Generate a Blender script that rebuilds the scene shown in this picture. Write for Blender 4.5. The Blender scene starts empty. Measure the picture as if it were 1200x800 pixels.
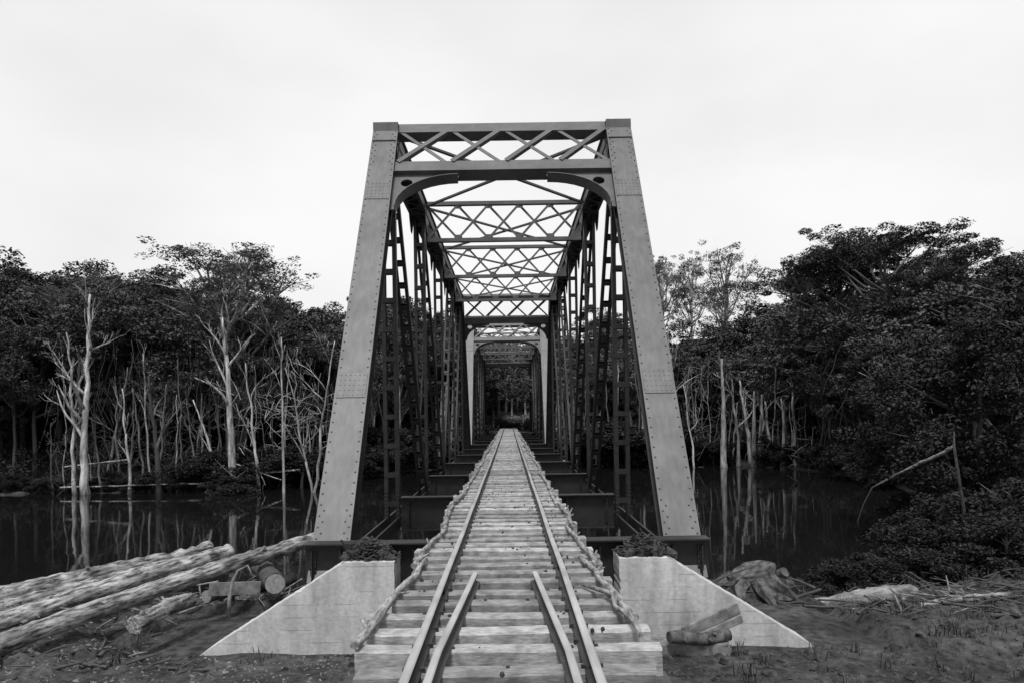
import bpy, math, random
import numpy as np
from mathutils import Vector, Matrix, noise
from mathutils.geometry import tessellate_polygon

S = bpy.context.scene
C = S.collection
R = math.radians

# ------------------------------------------------------------------ camera
F, VX, VY, ROLL = 850.0, 596.4, 486.5, R(0.85)
CAM = Vector((0.06, 0.0, 1.82))
cd = bpy.data.cameras.new('camera'); cam = bpy.data.objects.new('camera', cd); C.objects.link(cam)
cd.sensor_fit = 'HORIZONTAL'; cd.sensor_width = 36.0; cd.lens = F / 1200 * 36
cd.shift_x = (600 - VX) / 1200; cd.shift_y = (VY - 400) / 1200
cd.clip_start = 0.05; cd.clip_end = 3000
cam.matrix_world = Matrix.Translation(CAM) @ Matrix.Rotation(R(90), 4, 'X') @ Matrix.Rotation(-ROLL, 4, 'Z')
S.camera = cam
S.render.resolution_x, S.render.resolution_y = 1024, 682

# ------------------------------------------------------------------ sky, sun, exposure
SUN_EL, SUN_AZ = R(62), R(190)          # azimuth from +Y, clockwise: behind the camera, a little to the left
W = bpy.data.worlds.new('World'); S.world = W; W.use_nodes = True
nt = W.node_tree; nt.nodes.clear()
def N(t, **k):
    n = nt.nodes.new(t)
    for a, b in k.items(): setattr(n, a, b)
    return n
sky = N('ShaderNodeTexSky', sky_type='NISHITA', sun_disc=False)
sky.sun_elevation = SUN_EL; sky.sun_rotation = SUN_AZ; sky.dust_density = 3.0
bw = N('ShaderNodeRGBToBW'); nt.links.new(sky.outputs[0], bw.inputs[0])
tc = N('ShaderNodeTexCoord'); mp = N('ShaderNodeMapping'); mp.inputs['Scale'].default_value = (1.0, 1.0, 2.2)
nt.links.new(tc.outputs['Generated'], mp.inputs[0])
nz = N('ShaderNodeTexNoise'); nz.inputs['Scale'].default_value = 1.7; nz.inputs['Detail'].default_value = 4
nt.links.new(mp.outputs[0], nz.inputs['Vector'])
cr = N('ShaderNodeMapRange'); cr.inputs[1].default_value = .35; cr.inputs[2].default_value = .68
cr.inputs[3].default_value = 4.15; cr.inputs[4].default_value = 5.1
nt.links.new(nz.outputs[0], cr.inputs[0])
mx = N('ShaderNodeMix', data_type='FLOAT'); mx.inputs[0].default_value = .88
nt.links.new(bw.outputs[0], mx.inputs[2]); nt.links.new(cr.outputs[0], mx.inputs[3])
bg = N('ShaderNodeBackground'); bg.inputs[1].default_value = .1
nt.links.new(mx.outputs[0], bg.inputs[0])
out = N('ShaderNodeOutputWorld'); nt.links.new(bg.outputs[0], out.inputs[0])

sl = bpy.data.lights.new('sun', 'SUN'); sl.energy = 1.5; sl.angle = R(14); sl.color = (1, 1, 1)
so = bpy.data.objects.new('sun', sl); C.objects.link(so)
sd = Vector((math.sin(SUN_AZ) * math.cos(SUN_EL), math.cos(SUN_AZ) * math.cos(SUN_EL), math.sin(SUN_EL)))
so.rotation_euler = sd.to_track_quat('Z', 'Y').to_euler()
vs = S.view_settings
vs.view_transform = 'Standard'; vs.look = 'None'; vs.gamma = 1; vs.use_curve_mapping = False; vs.exposure = 1.0

# ------------------------------------------------------------------ helpers
def at(px, py, Y):
    """pixel of the photograph at depth Y (metres ahead) -> point"""
    dx, dy = px - VX, VY - py
    c, s = math.cos(-ROLL), math.sin(-ROLL)
    dx, dy = c * dx - s * dy, s * dx + c * dy
    return Vector((CAM.x + dx * Y / F, Y, CAM.z + dy * Y / F))

class MB:
    def __init__(s): s.v = []; s.f = []
    def add(s, vs, fs):
        o = len(s.v); s.v += [tuple(v) for v in vs]; s.f += [tuple(i + o for i in f) for f in fs]; return s
    BF = [(0, 3, 2, 1), (4, 5, 6, 7), (0, 1, 5, 4), (1, 2, 6, 5), (2, 3, 7, 6), (3, 0, 4, 7)]
    def box(s, x0, x1, y0, y1, z0, z1):
        return s.add([(x0, y0, z0), (x1, y0, z0), (x1, y1, z0), (x0, y1, z0), (x0, y0, z1), (x1, y0, z1), (x1, y1, z1), (x0, y1, z1)], s.BF)
    def beam(s, a, b, w, h, side=(1, 0, 0), off=(0, 0)):
        """bar a->b, w along 'side', h across; off shifts the section (along side, along third axis)"""
        a, b = Vector(a), Vector(b); d = (b - a).normalized(); u = Vector(side); u = (u - d * u.dot(d)).normalized(); t = d.cross(u)
        vs = []
        for p in (a, b):
            p = p + u * off[0] + t * off[1]
            vs += [p - u * w / 2 - t * h / 2, p + u * w / 2 - t * h / 2, p + u * w / 2 + t * h / 2, p - u * w / 2 + t * h / 2]
        return s.add(vs, s.BF)
    def tube(s, pts, rad, n=8, cap=True, jit=0, rng=None):
        pts = [Vector(p) for p in pts]; rings = []; ref = None
        for i, p in enumerate(pts):
            d = (pts[min(i + 1, len(pts) - 1)] - pts[max(i - 1, 0)]).normalized()
            if ref is None: ref = d.orthogonal().normalized()
            ref = (ref - d * ref.dot(d)).normalized(); t = d.cross(ref)
            r = rad[i] if hasattr(rad, '__len__') else rad
            ring = []
            for k in range(n):
                a = 2 * math.pi * k / n; rr = r * (1 + (rng.uniform(-jit, jit) if jit else 0))
                ring.append(p + (ref * math.cos(a) + t * math.sin(a)) * rr)
            rings.append(ring)
        vs = [v for r_ in rings for v in r_]; fs = []
        for i in range(len(pts) - 1):
            for k in range(n):
                k2 = (k + 1) % n; fs.append((i * n + k, i * n + k2, (i + 1) * n + k2, (i + 1) * n + k))
        if cap: fs.append(tuple(range(n - 1, -1, -1))); m = (len(pts) - 1) * n; fs.append(tuple(range(m, m + n)))
        return s.add(vs, fs)
    def rivet(s, p, nrm, r=.018):
        p = Vector(p); nrm = Vector(nrm).normalized(); u = nrm.orthogonal().normalized(); t = nrm.cross(u)
        vs = [p + (u * math.cos(k * math.pi / 3) + t * math.sin(k * math.pi / 3)) * r for k in range(6)]
        vs += [p + (u * math.cos(k * math.pi / 3) + t * math.sin(k * math.pi / 3)) * r * .6 + nrm * r * .7 for k in range(6)]
        fs = [(k, (k + 1) % 6, 6 + (k + 1) % 6, 6 + k) for k in range(6)] + [(6, 7, 8, 9, 10, 11)]
        return s.add(vs, fs)
    def plate(s, outer, holes, fn, thick):
        """2D outline (+holes) mapped by fn(u, v, t) with thickness"""
        loops = [[Vector((u, v, 0)) for u, v in outer]] + [[Vector((u, v, 0)) for u, v in h] for h in holes]
        flat = [p for l in loops for p in l]; tris = tessellate_polygon(loops); n = len(flat)
        vs = [fn(p.x, p.y, 0) for p in flat] + [fn(p.x, p.y, thick) for p in flat]
        fs = [tuple(t) for t in tris] + [tuple(i + n for i in reversed(t)) for t in tris]
        o = 0
        for l in loops:
            m = len(l)
            for k in range(m): k2 = (k + 1) % m; fs.append((o + k, o + k2, o + k2 + n, o + k + n))
            o += m
        return s.add(vs, fs)
    def flipy(s, L): s.v = [(x, L - y, z) for x, y, z in s.v]; s.f = [tuple(reversed(f)) for f in s.f]; return s
    def mesh(s, name, m, smooth=False):
        me = bpy.data.meshes.new(name); me.from_pydata(s.v, [], s.f); me.materials.append(m)
        if smooth: me.polygons.foreach_set('use_smooth', [len(f) <= 4 for f in s.f])
        me.update(); return me
    def build(s, name, m, parent=None, smooth=False):
        return link(name, s.mesh(name, m, smooth), parent)

def link(name, me, parent=None, loc=(0, 0, 0)):
    o = bpy.data.objects.new(name, me); C.objects.link(o); o.location = loc
    if parent: o.parent = parent
    return o
def bevel(o, w, seg=1):
    b = o.modifiers.new('bevel', 'BEVEL'); b.width = w; b.segments = seg; b.limit_method = 'ANGLE'; return o
def tag(o, label, cat, group=None, kind=None):
    if label: o['label'] = label
    if cat: o['category'] = cat
    if group: o['group'] = group
    if kind: o['kind'] = kind
    return o
def stuff(o): o['kind'] = 'stuff'; return o
def empty(name, loc=(0, 0, 0)):
    o = bpy.data.objects.new(name, None); C.objects.link(o); o.location = loc; o.empty_display_size = .2; return o
def kids(o): return [c for c in list(C.objects) if c.parent == o]

# ------------------------------------------------------------------ materials (a grey world: the place is seen in black and white)
def mat(name, c0, c1, scale=4.0, rough=.8, bump=.25, stretch=(1, 1, 1), detail=7, lo=.3, hi=.7, spec=.3, blot=None, bscale=None, dist=.02, rnd=0, transl=0):
    m = bpy.data.materials.new(name); m.use_nodes = True; t = m.node_tree; t.nodes.clear()
    def n(ty, **k):
        q = t.nodes.new(ty)
        for a, b in k.items(): setattr(q, a, b)
        return q
    L = t.links.new
    tc = n('ShaderNodeTexCoord'); oi = n('ShaderNodeObjectInfo')
    va = n('ShaderNodeVectorMath', operation='ADD'); mul = n('ShaderNodeMath', operation='MULTIPLY'); mul.inputs[1].default_value = 37.0
    L(oi.outputs['Random'], mul.inputs[0]); L(tc.outputs['Object'], va.inputs[0]); L(mul.outputs[0], va.inputs[1])
    mp = n('ShaderNodeMapping'); mp.inputs['Scale'].default_value = stretch; L(va.outputs[0], mp.inputs[0])
    nz = n('ShaderNodeTexNoise'); nz.inputs['Scale'].default_value = scale; nz.inputs['Detail'].default_value = detail; nz.inputs['Roughness'].default_value = .62
    L(mp.outputs[0], nz.inputs['Vector'])
    mr = n('ShaderNodeMapRange'); mr.inputs[1].default_value = lo; mr.inputs[2].default_value = hi; mr.inputs[3].default_value = c0; mr.inputs[4].default_value = c1
    L(nz.outputs[0], mr.inputs[0]); val = mr.outputs[0]
    if blot is not None:      # larger stains
        n2 = n('ShaderNodeTexNoise'); n2.inputs['Scale'].default_value = bscale or scale * .25; n2.inputs['Detail'].default_value = 5
        L(va.outputs[0], n2.inputs['Vector'])
        m2 = n('ShaderNodeMapRange'); m2.inputs[1].default_value = .42; m2.inputs[2].default_value = .66; m2.inputs[3].default_value = 1; m2.inputs[4].default_value = blot
        L(n2.outputs[0], m2.inputs[0]); mm = n('ShaderNodeMath', operation='MULTIPLY'); L(val, mm.inputs[0]); L(m2.outputs[0], mm.inputs[1]); val = mm.outputs[0]
    if rnd:
        m3 = n('ShaderNodeMapRange'); m3.inputs[3].default_value = 1 - rnd; m3.inputs[4].default_value = 1 + rnd
        L(oi.outputs['Random'], m3.inputs[0]); mm = n('ShaderNodeMath', operation='MULTIPLY'); L(val, mm.inputs[0]); L(m3.outputs[0], mm.inputs[1]); val = mm.outputs[0]
    b = n('ShaderNodeBsdfPrincipled'); b.inputs['Roughness'].default_value = rough; b.inputs['Specular IOR Level'].default_value = spec
    L(val, b.inputs['Base Color'])
    if bump:
        bp = n('ShaderNodeBump'); bp.inputs['Strength'].default_value = bump; bp.inputs['Distance'].default_value = dist
        L(nz.outputs[0], bp.inputs['Height']); L(bp.outputs[0], b.inputs['Normal'])
    o = n('ShaderNodeOutputMaterial'); surf = b.outputs[0]
    if transl:
        tr = n('ShaderNodeBsdfTranslucent'); L(val, tr.inputs[0]); ms = n('ShaderNodeMixShader'); ms.inputs[0].default_value = transl
        L(surf, ms.inputs[1]); L(tr.outputs[0], ms.inputs[2]); surf = ms.outputs[0]
    L(surf, o.inputs[0]); return m

M = {}
M['steel'] = mat('shade_darkened_steel', .014, .030, 5, .5, .12, blot=.7, bscale=1.2)  # same truss paint throughout; deep shade of the lower members darkened into the colour
M['upper'] = mat('flare_lightened_steel', .085, .125, 5, .55, .1, blot=.75, bscale=1.2)  # same steel, sky flare on the upper bracing painted in as lighter grey
M['plate'] = mat('weathered_skylit_plate', .095, .138, 5, .45, .12, (2.2, 1, .5), detail=12, lo=.32, hi=.68, blot=.78, bscale=2.0)  # streaks and stains are weathering; the lighter tone is light painted in
M['rivet'] = mat('rivet_steel', .03, .06, 9, .5, 0)
M['rail'] = mat('rusty_rail_steel', .03, .07, 12, .6, .15, (1, .1, 1), blot=.6)
M['head'] = mat('worn_rail_head', .30, .42, 9, .4, .05, (1, .12, 1), blot=.8)
M['tie'] = mat('tie_wood', .15, .44, 26, .85, .7, (.5, 2.4, 2.4), detail=14, lo=.25, hi=.72, blot=.55, bscale=7.0, rnd=.36, dist=.006)
M['pole'] = mat('guard_pole_wood', .08, .36, 9, .9, .8, (3, .6, 3), detail=10, lo=.36, hi=.64, rnd=.2)
M['bark'] = mat('pale_log_bark', .05, .44, 5.0, .9, .9, (.8, 4.2, 4.2), detail=14, lo=.38, hi=.60, blot=.35, bscale=3.0, rnd=.15, dist=.03)
M['drift'] = mat('barkless_driftwood', .07, .32, 4, .9, .8, (.7, 3, 3), detail=12, lo=.36, hi=.64, blot=.5, bscale=2, dist=.03)
M['stump'] = mat('muddy_stump_wood', .03, .15, 9, .95, 1.0, (1, 1, .4), detail=14, lo=.36, hi=.64, blot=.5, bscale=3, dist=.04)
M['cut'] = mat('cut_wood', .15, .30, 20, .85, .2)
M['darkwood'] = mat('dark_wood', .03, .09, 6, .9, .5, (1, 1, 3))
M['plank'] = mat('weathered_plank', .08, .24, 6, .9, .4, (1, 1, 1), detail=10, lo=.36, hi=.64)
M['soil'] = mat('muddy_soil', .018, .11, 7, .95, 1.0, detail=15, lo=.34, hi=.66, blot=.4, bscale=.8, dist=.12)
M['bush'] = mat('dark_foliage', .008, .026, 1.5, .65, 0, rnd=.3)
M['hazebush'] = mat('haze_paled_foliage', .16, .32, 1.5, .65, 0, rnd=.3)  # haze over the wood beyond the track, put into the leaf colour
M['leaf'] = mat('forest_foliage', .024, .092, .9, .6, 0, rnd=.35)
M['sparse'] = mat('light_foliage', .05, .11, 1.2, .6, 0, rnd=.3, transl=.3)
M['trunk'] = mat('grey_trunk_bark', .05, .13, 3, .9, .5, (1, 1, .3), rnd=.5)
M['pale'] = mat('pale_trunk_bark', .16, .50, 3.5, .9, .6, (1.6, 1.6, .3), detail=10, lo=.38, hi=.62, blot=.5, bscale=.7, rnd=.3)
M['debris'] = mat('dark_debris', .012, .06, 8, .8, .3)

def concrete():
    m = mat('board_marked_concrete', .42, .60, 16, .9, .3, (1, 1, 1), detail=9, blot=.78, bscale=1.1)
    t = m.node_tree; L = t.links.new
    b = [n for n in t.nodes if n.type == 'BSDF_PRINCIPLED'][0]; src = b.inputs['Base Color'].links[0].from_socket
    tc = [n for n in t.nodes if n.type == 'TEX_COORD'][0]
    sx = t.nodes.new('ShaderNodeSeparateXYZ'); L(tc.outputs['Object'], sx.inputs[0])
    # lines left by the form boards, 0.17 m apart, broken up by noise
    nz = t.nodes.new('ShaderNodeTexNoise'); nz.inputs['Scale'].default_value = 2.3; nz.inputs['Detail'].default_value = 6; L(tc.outputs['Object'], nz.inputs['Vector'])
    ad = t.nodes.new('ShaderNodeMath'); ad.operation = 'MULTIPLY_ADD'; ad.inputs[1].default_value = .03; L(nz.outputs[0], ad.inputs[0]); L(sx.outputs[2], ad.inputs[2])
    mo = t.nodes.new('ShaderNodeMath'); mo.operation = 'PINGPONG'; mo.inputs[1].default_value = .085; L(ad.outputs[0], mo.inputs[0])
    mr = t.nodes.new('ShaderNodeMapRange'); mr.inputs[1].default_value = 0; mr.inputs[2].default_value = .008; mr.inputs[3].default_value = .5; mr.inputs[4].default_value = 1; L(mo.outputs[0], mr.inputs[0])
    br = t.nodes.new('ShaderNodeMapRange'); br.inputs[1].default_value = .46; br.inputs[2].default_value = .58; L(nz.outputs[0], br.inputs[0])
    mi = t.nodes.new('ShaderNodeMix'); mi.data_type = 'FLOAT'; mi.inputs[2].default_value = 1; L(br.outputs[0], mi.inputs[0]); L(mr.outputs[0], mi.inputs[3])
    # vertical run-off stains and dark speckled bands
    mp = t.nodes.new('ShaderNodeMapping'); mp.inputs['Scale'].default_value = (3.2, 3.2, .5); L(tc.outputs['Object'], mp.inputs[0])
    n3 = t.nodes.new('ShaderNodeTexNoise'); n3.inputs['Scale'].default_value = 1.6; n3.inputs['Detail'].default_value = 5; L(mp.outputs[0], n3.inputs['Vector'])
    m3 = t.nodes.new('ShaderNodeMapRange'); m3.inputs[1].default_value = .45; m3.inputs[2].default_value = .7; m3.inputs[3].default_value = 1; m3.inputs[4].default_value = .66; L(n3.outputs[0], m3.inputs[0])
    a = t.nodes.new('ShaderNodeMath'); a.operation = 'MULTIPLY'; L(src, a.inputs[0]); L(mi.outputs[0], a.inputs[1])
    c = t.nodes.new('ShaderNodeMath'); c.operation = 'MULTIPLY'; L(a.outputs[0], c.inputs[0]); L(m3.outputs[0], c.inputs[1])
    L(c.outputs[0], b.inputs['Base Color']); return m
M['concrete'] = concrete()

def water():
    m = bpy.data.materials.new('still_dark_water'); m.use_nodes = True; t = m.node_tree; L = t.links.new
    b = t.nodes['Principled BSDF']; b.inputs['Base Color'].default_value = (.008, .008, .008, 1); b.inputs['Roughness'].default_value = .035; b.inputs['IOR'].default_value = 1.38
    tc = t.nodes.new('ShaderNodeTexCoord'); mp = t.nodes.new('ShaderNodeMapping'); mp.inputs['Scale'].default_value = (.5, 1.6, 1); L(tc.outputs['Object'], mp.inputs[0])
    nz = t.nodes.new('ShaderNodeTexNoise'); nz.inputs['Scale'].default_value = .55; nz.inputs['Detail'].default_value = 2; L(mp.outputs[0], nz.inputs['Vector'])
    bp = t.nodes.new('ShaderNodeBump'); bp.inputs['Strength'].default_value = .05; bp.inputs['Distance'].default_value = .12; L(nz.outputs[0], bp.inputs['Height']); L(bp.outputs[0], b.inputs['Normal'])
    return m
M['water'] = water()

# ------------------------------------------------------------------ terrain and river
ZW = -3.0
SHORE = np.array([(-160, 21), (-60, 21), (-20, 20), (-8, 19), (0, 18), (6, 17.2), (10, 20.5), (15, 26), (20, 33), (24, 42), (25.5, 52), (24, 62), (18, 68), (12, 66),
                  (5, 71), (-4, 71), (-10, 62), (-15, 52), (-22, 49), (-32, 49), (-60, 48), (-160, 47)], float)
def shore_dist(X, Y):
    """distance to the waterline, positive on land"""
    X = np.asarray(X, float); Y = np.asarray(Y, float); best = np.full(X.shape, 1e9); ins = np.zeros(X.shape, bool)
    for (ax, ay), (bx, by) in zip(SHORE, np.roll(SHORE, -1, 0)):
        ex, ey = bx - ax, by - ay; tt = np.clip(((X - ax) * ex + (Y - ay) * ey) / (ex * ex + ey * ey), 0, 1)
        best = np.minimum(best, np.hypot(X - ax - tt * ex, Y - ay - tt * ey))
        cond = (ay > Y) != (by > Y)
        with np.errstate(divide='ignore', invalid='ignore'): xi = ax + (Y - ay) * ex / (ey if ey else 1e-9)
        ins ^= cond & (X < xi)
    return np.where(ins, -best, best)
def wob(X, Y):
    return .10 * np.sin(X * 1.9 + 1.3 * np.sin(Y * 1.1)) * np.sin(Y * 1.6 + .7) + .05 * np.sin(X * 4.7 + 2) * np.sin(Y * 5.3 + X) + .025 * np.sin(X * 11.3 + Y * 3) * np.sin(Y * 9.7)
_w = np.random.RandomState(12); WAV = [(_w.uniform(5, 19), _w.uniform(0, 6.28), _w.uniform(0, 6.28)) for _ in range(14)]
def rough(X, Y):
    z = 0
    for k_, a_, p_ in WAV: z = z + np.sin((X * math.cos(a_) + Y * math.sin(a_)) * k_ + p_ + 1.5 * np.sin(X * 1.7 + Y * 2.3 + p_)) / k_
    return .13 * z
def ss(x): x = np.clip(x, 0, 1); return x * x * (3 - 2 * x)
def ground(X, Y):
    X = np.asarray(X, float); Y = np.asarray(Y, float)
    d = shore_dist(X, Y) + .8 * np.sin(X * .9 + Y * .4) * .6
    near = (1 - ss((Y - 20) / 8))
    cap = np.where(Y < 28, -1.22 * near + -2.2 * (1 - near), -2.3 + .35 * ss(d / 20))
    z = np.where(d > 0, ZW + np.minimum(d * np.where(Y < 28, .26, np.where(X > 8, .3, .12)) + .02, cap - ZW), ZW + np.maximum(d * .3, -1.8))
    z = z + wob(X, Y) * np.clip((d + .5), .15, 1) * np.clip(1.6 - np.abs(X) / 60, .3, 1)
    z = z + rough(X, Y) * ((Y > 4) & (Y < 24) & (d > 0)) * np.clip(np.abs(X) - 1.2, 0, 1) * np.clip(12 - np.abs(X), 0, 1)
    z = z + .42 * np.exp(-((X - 4.5) ** 2 / 1.1 + (Y - 12.7) ** 2 / .8)) + .25 * np.exp(-((X - 6.6) ** 2 / 3 + (Y - 12.0) ** 2 / .5))
    flat = (ss((Y - 7.6) / .8)) * (1 - ss((Y - 12) / 1)) * (1 - ss((np.abs(X) - 4.6) / 1)); z = z * (1 - flat) + (-1.2 + .25 * wob(X, Y)) * flat
    z = z - .16 * (np.abs(X) < 5.4) * (Y > 9.25) * (Y < 12.2)
    emb = ss((Y - 74) / 6) * (1 - ss((np.abs(X) - 2.6) / 3.5))          # bank the far approach rests on
    emb2 = ss((-1.5 - Y) / 3) * (1 - ss((np.abs(X) - 2.0) / 2))         # and the one behind the camera
    e = np.maximum(emb, emb2)
    return z * (1 - e) + (-.03 + .3 * wob(X * 2, Y * 2) - .02) * e
def gz(x, y): return float(ground(np.array([x]), np.array([y]))[0])

def axis(marks):
    a = []
    for lo, hi, st in marks: a += list(np.arange(lo, hi, st))
    return np.array(a + [marks[-1][1]])
xs = axis([(-1500, -200, 100), (-200, -60, 10), (-60, -14, 1.0), (-14, -9, .3), (-9, 10.5, .15), (10.5, 26, .35), (26, 60, 1.2), (60, 200, 10), (200, 1500, 100)])
ys = axis([(-600, -40, 40), (-40, -4, 2), (-4, 5, .6), (5, 17, .15), (17, 40, .35), (40, 90, .8), (90, 200, 8), (200, 1800, 100)])
GX, GY = np.meshgrid(xs, ys); GZ = ground(GX, GY)
nx, ny = len(xs), len(ys)
gv = np.stack([GX, GY, GZ], -1).reshape(-1, 3)
ii = (np.arange(ny - 1)[:, None] * nx + np.arange(nx - 1)[None]).ravel()
gf = np.stack([ii, ii + 1, ii + nx + 1, ii + nx], 1)
def np_mesh(name, v, f, m, smooth=False):
    me = bpy.data.meshes.new(name); k = f.shape[1]
    me.vertices.add(len(v)); me.vertices.foreach_set('co', np.ascontiguousarray(v, np.float32).ravel())
    me.loops.add(f.size); me.loops.foreach_set('vertex_index', np.ascontiguousarray(f, np.int32).ravel())
    me.polygons.add(len(f)); me.polygons.foreach_set('loop_start', np.arange(0, f.size, k, dtype=np.int32))
    if smooth: me.polygons.foreach_set('use_smooth', np.ones(len(f), bool))
    me.materials.append(m); me.update(calc_edges=True); me.validate(); return me
g = link('ground', np_mesh('ground', gv, gf, M['soil'], True)); g['kind'] = 'structure'
w = MB().add([(-170, 15, ZW), (40, 15, ZW), (40, 76, ZW), (-170, 76, ZW)], [(0, 1, 2, 3)]).build('river_water', M['water']); w['kind'] = 'structure'

# ------------------------------------------------------------------ the truss spans
PAN, NP_, HW = 5.85, 6, 2.63
LEN = PAN * NP_
ZB, ZT = -.60, 8.22
Y0 = 10.75
EP = Vector((0, PAN, ZT - ZB)).normalized()                    # up along the near end post
EN = Vector((0, -EP.z, EP.y))                                  # out of its cover plate (towards the camera and up)

def make_span(detail):
    root = empty('truss_bridge_span')
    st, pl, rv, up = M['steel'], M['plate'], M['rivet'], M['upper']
    def sub(mb, name, m, parent, mirror): 
        if mirror: mb.flipy(LEN)
        return mb.build(name, m, parent)
    # end posts: two webs, cover plate with rivet rows, lacing on the back
    for mir in (False, True):
        for sx in (-1, 1):
            a = Vector((sx * HW, 0, ZB)) - EP * .1; b = Vector((sx * HW, PAN, ZT)) + EP * .02
            mb = MB()
            for q in (-1, 1):
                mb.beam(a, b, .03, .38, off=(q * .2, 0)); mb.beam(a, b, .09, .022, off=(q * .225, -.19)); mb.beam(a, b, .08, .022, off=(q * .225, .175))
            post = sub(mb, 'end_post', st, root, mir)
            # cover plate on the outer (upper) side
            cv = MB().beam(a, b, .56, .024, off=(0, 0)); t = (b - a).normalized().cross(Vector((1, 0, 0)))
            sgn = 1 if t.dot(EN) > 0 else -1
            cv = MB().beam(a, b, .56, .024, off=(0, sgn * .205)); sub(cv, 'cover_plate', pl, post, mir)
            Lm = (b - a).length; rb = MB(); k = 0; s_ = .12
            while s_ < Lm - .05:
                for q in (-1, 1):
                    rb.rivet(a + EP * s_ + Vector((q * .235, 0, 0)) + EN * .217, EN)
                    if s_ < 1.2 or s_ > Lm - 1.4: rb.rivet(a + EP * (s_ + .09) + Vector((q * .175, 0, 0)) + EN * .217, EN)
                s_ += .19
            stuff(sub(rb, 'rivets', rv, post, mir))
            for sc_ in (.33, .80):
                sb = MB()
                c_ = a + EP * Lm * sc_; sb.beam(c_ - EP * .26, c_ + EP * .26, .5, .012, off=(0, sgn * .2235))
                for i_ in range(5):
                    for j_ in (-.2, -.12, -.04, .04, .12, .2): sb.rivet(c_ + EP * (-.21 + i_ * .105) + Vector((j_, 0, 0)) + EN * .229, EN, .013)
                sub(sb, 'splice_plate', pl, post, mir)
            lb = MB(); s_ = .5; f = 1
            while s_ < Lm - .6:
                lb.beam(a + EP * s_ + Vector((-f * .2, 0, 0)) - EN * .20, a + EP * (s_ + .42) + Vector((f * .2, 0, 0)) - EN * .20, .06, .014, side=EP); s_ += .42; f = -f
            stuff(sub(lb, 'lacing_bars', st, post, mir))
            cp = MB(); cp.box(sx * HW - .281, sx * HW + .281, PAN - .2, PAN + .3, ZT + .222, ZT + .25); cp.box(sx * HW - .281, sx * HW + .281, PAN - .225, PAN - .2, ZT + .06, ZT + .25)
            sub(cp, 'cap_plate', pl, post, mir)
            sh = MB(); x = sx * HW
            sh.box(x - .3, x + .3, -.25, .42, -1.1, -.98); sh.box(x - .22, x + .22, -.12, .3, -.98, -.72)
            for q in (-1, 1): sh.box(x + q * .2 - .02, x + q * .2 + .02, -.2, .4, -.72, -.1)
            sub(sh, 'bearing_shoe', st, root, mir)
    # chords
    for sx in (-1, 1):
        x = sx * HW; tp = MB(); y0, y1 = PAN - .2, LEN - PAN + .2
        for q in (-1, 1):
            tp.box(x + q * .2 - .015, x + q * .2 + .015, y0, y1, ZT - .2, ZT + .19); tp.box(x + q * .225 - .045, x + q * .225 + .045, y0, y1, ZT - .215, ZT - .201)
        tp.box(x - .27, x + .27, y0 + .05, y1 - .05, ZT + .192, ZT + .217)
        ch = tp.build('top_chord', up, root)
        lb = MB(); s_ = y0 + .3; f = 1
        while s_ < y1 - .5:
            lb.beam((x - f * .22, s_, ZT - .224), (x + f * .22, s_ + .42, ZT - .224), .065, .014, side=(0, 1, 0)); s_ += .42; f = -f
        for k in range(1, 6): lb.box(x - .26, x + .26, k * PAN - .45, k * PAN + .45, ZT - .248, ZT - .233)
        stuff(lb.build('lacing_bars', up, ch))
        bt = MB()
        for q in (-1, 1): bt.box(x + q * .13 - .02, x + q * .13 + .02, .1, LEN - .1, ZB - .13, ZB + .13)
        bt.build('bottom_chord', st, root)
        for k in range(1, 6):
            for q in (-1, 1):
                gp = MB(); xx = x + q * .235
                o = [(-.62, .1), (-.42, -.28), (-.14, -.62), (.14, -.62), (.42, -.28), (.62, .1)]; o = [(max(u, -.16) if k == 1 else min(u, .16) if k == 5 else u, v) for u, v in o]
                gp.plate(o, [], lambda u, v, t, xx=xx, k=k: (xx + t, k * PAN + u, ZT - .1 + v), .016 * q); gp.build('gusset_plate', up, root)
    # web members: two channels tied by batten plates
    def web(name, sx, ya, za, yb, zb_, wdt, dep, step):
        a = Vector((sx * HW, ya, za)); b = Vector((sx * HW, yb, zb_)); d = (b - a).normalized(); t = d.cross(Vector((1, 0, 0)))
        mb = MB(); fl = wdt * .2
        for q in (-1, 1):
            mb.beam(a, b, .018, dep, off=(q * (wdt / 2 - .009), 0))
            for e in (-1, 1): mb.beam(a, b, fl, .018, off=(q * (wdt / 2 - fl / 2 - .019), e * (dep / 2 - .009)))
        mem = mb.build(name, st, root); Lm = (b - a).length
        pm = MB().beam(-d * .055, d * .055, wdt * .98, .012).mesh('batten_plate', st)
        back = MB(); s_ = .55
        front = -1 if (t.y > 0) else 1
        while s_ < Lm - .5:
            p = a + d * s_
            if detail: link('batten_plate', pm, mem, p + t * front * (dep / 2 + .007))
            else: back.beam(p - d * .055, p + d * .055, wdt * .98, .012, off=(0, front * (dep / 2 + .007)))
            back.beam(p - d * .055, p + d * .055, wdt * .98, .012, off=(0, -front * (dep / 2 + .007))); s_ += step
        stuff(back.build('batten_plates', st, mem)); return mem, d, t, front
    for sx in (-1, 1):
        for k in range(1, 6):
            mem, d, t, fr = web('vertical_post', sx, k * PAN, ZB - .1, k * PAN, ZT - .1, .34, .19, .66)
            if k <= 2:                                     # riveted plate where the floor beam meets the post
                rb = MB()
                for r_ in range(9):
                    for c_ in (-.15, -.12, .12, .15): rb.rivet((sx * HW + c_, k * PAN - .102, -.55 + r_ * .085), (0, -1, 0), .016)
                stuff(rb.build('rivets', rv, mem))
        for k0, k1 in ((1, 2), (2, 3), (5, 4), (4, 3)):
            web('diagonal', sx, k0 * PAN, ZT - .1, k1 * PAN, ZB + .05, .29, .15, .60)
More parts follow.
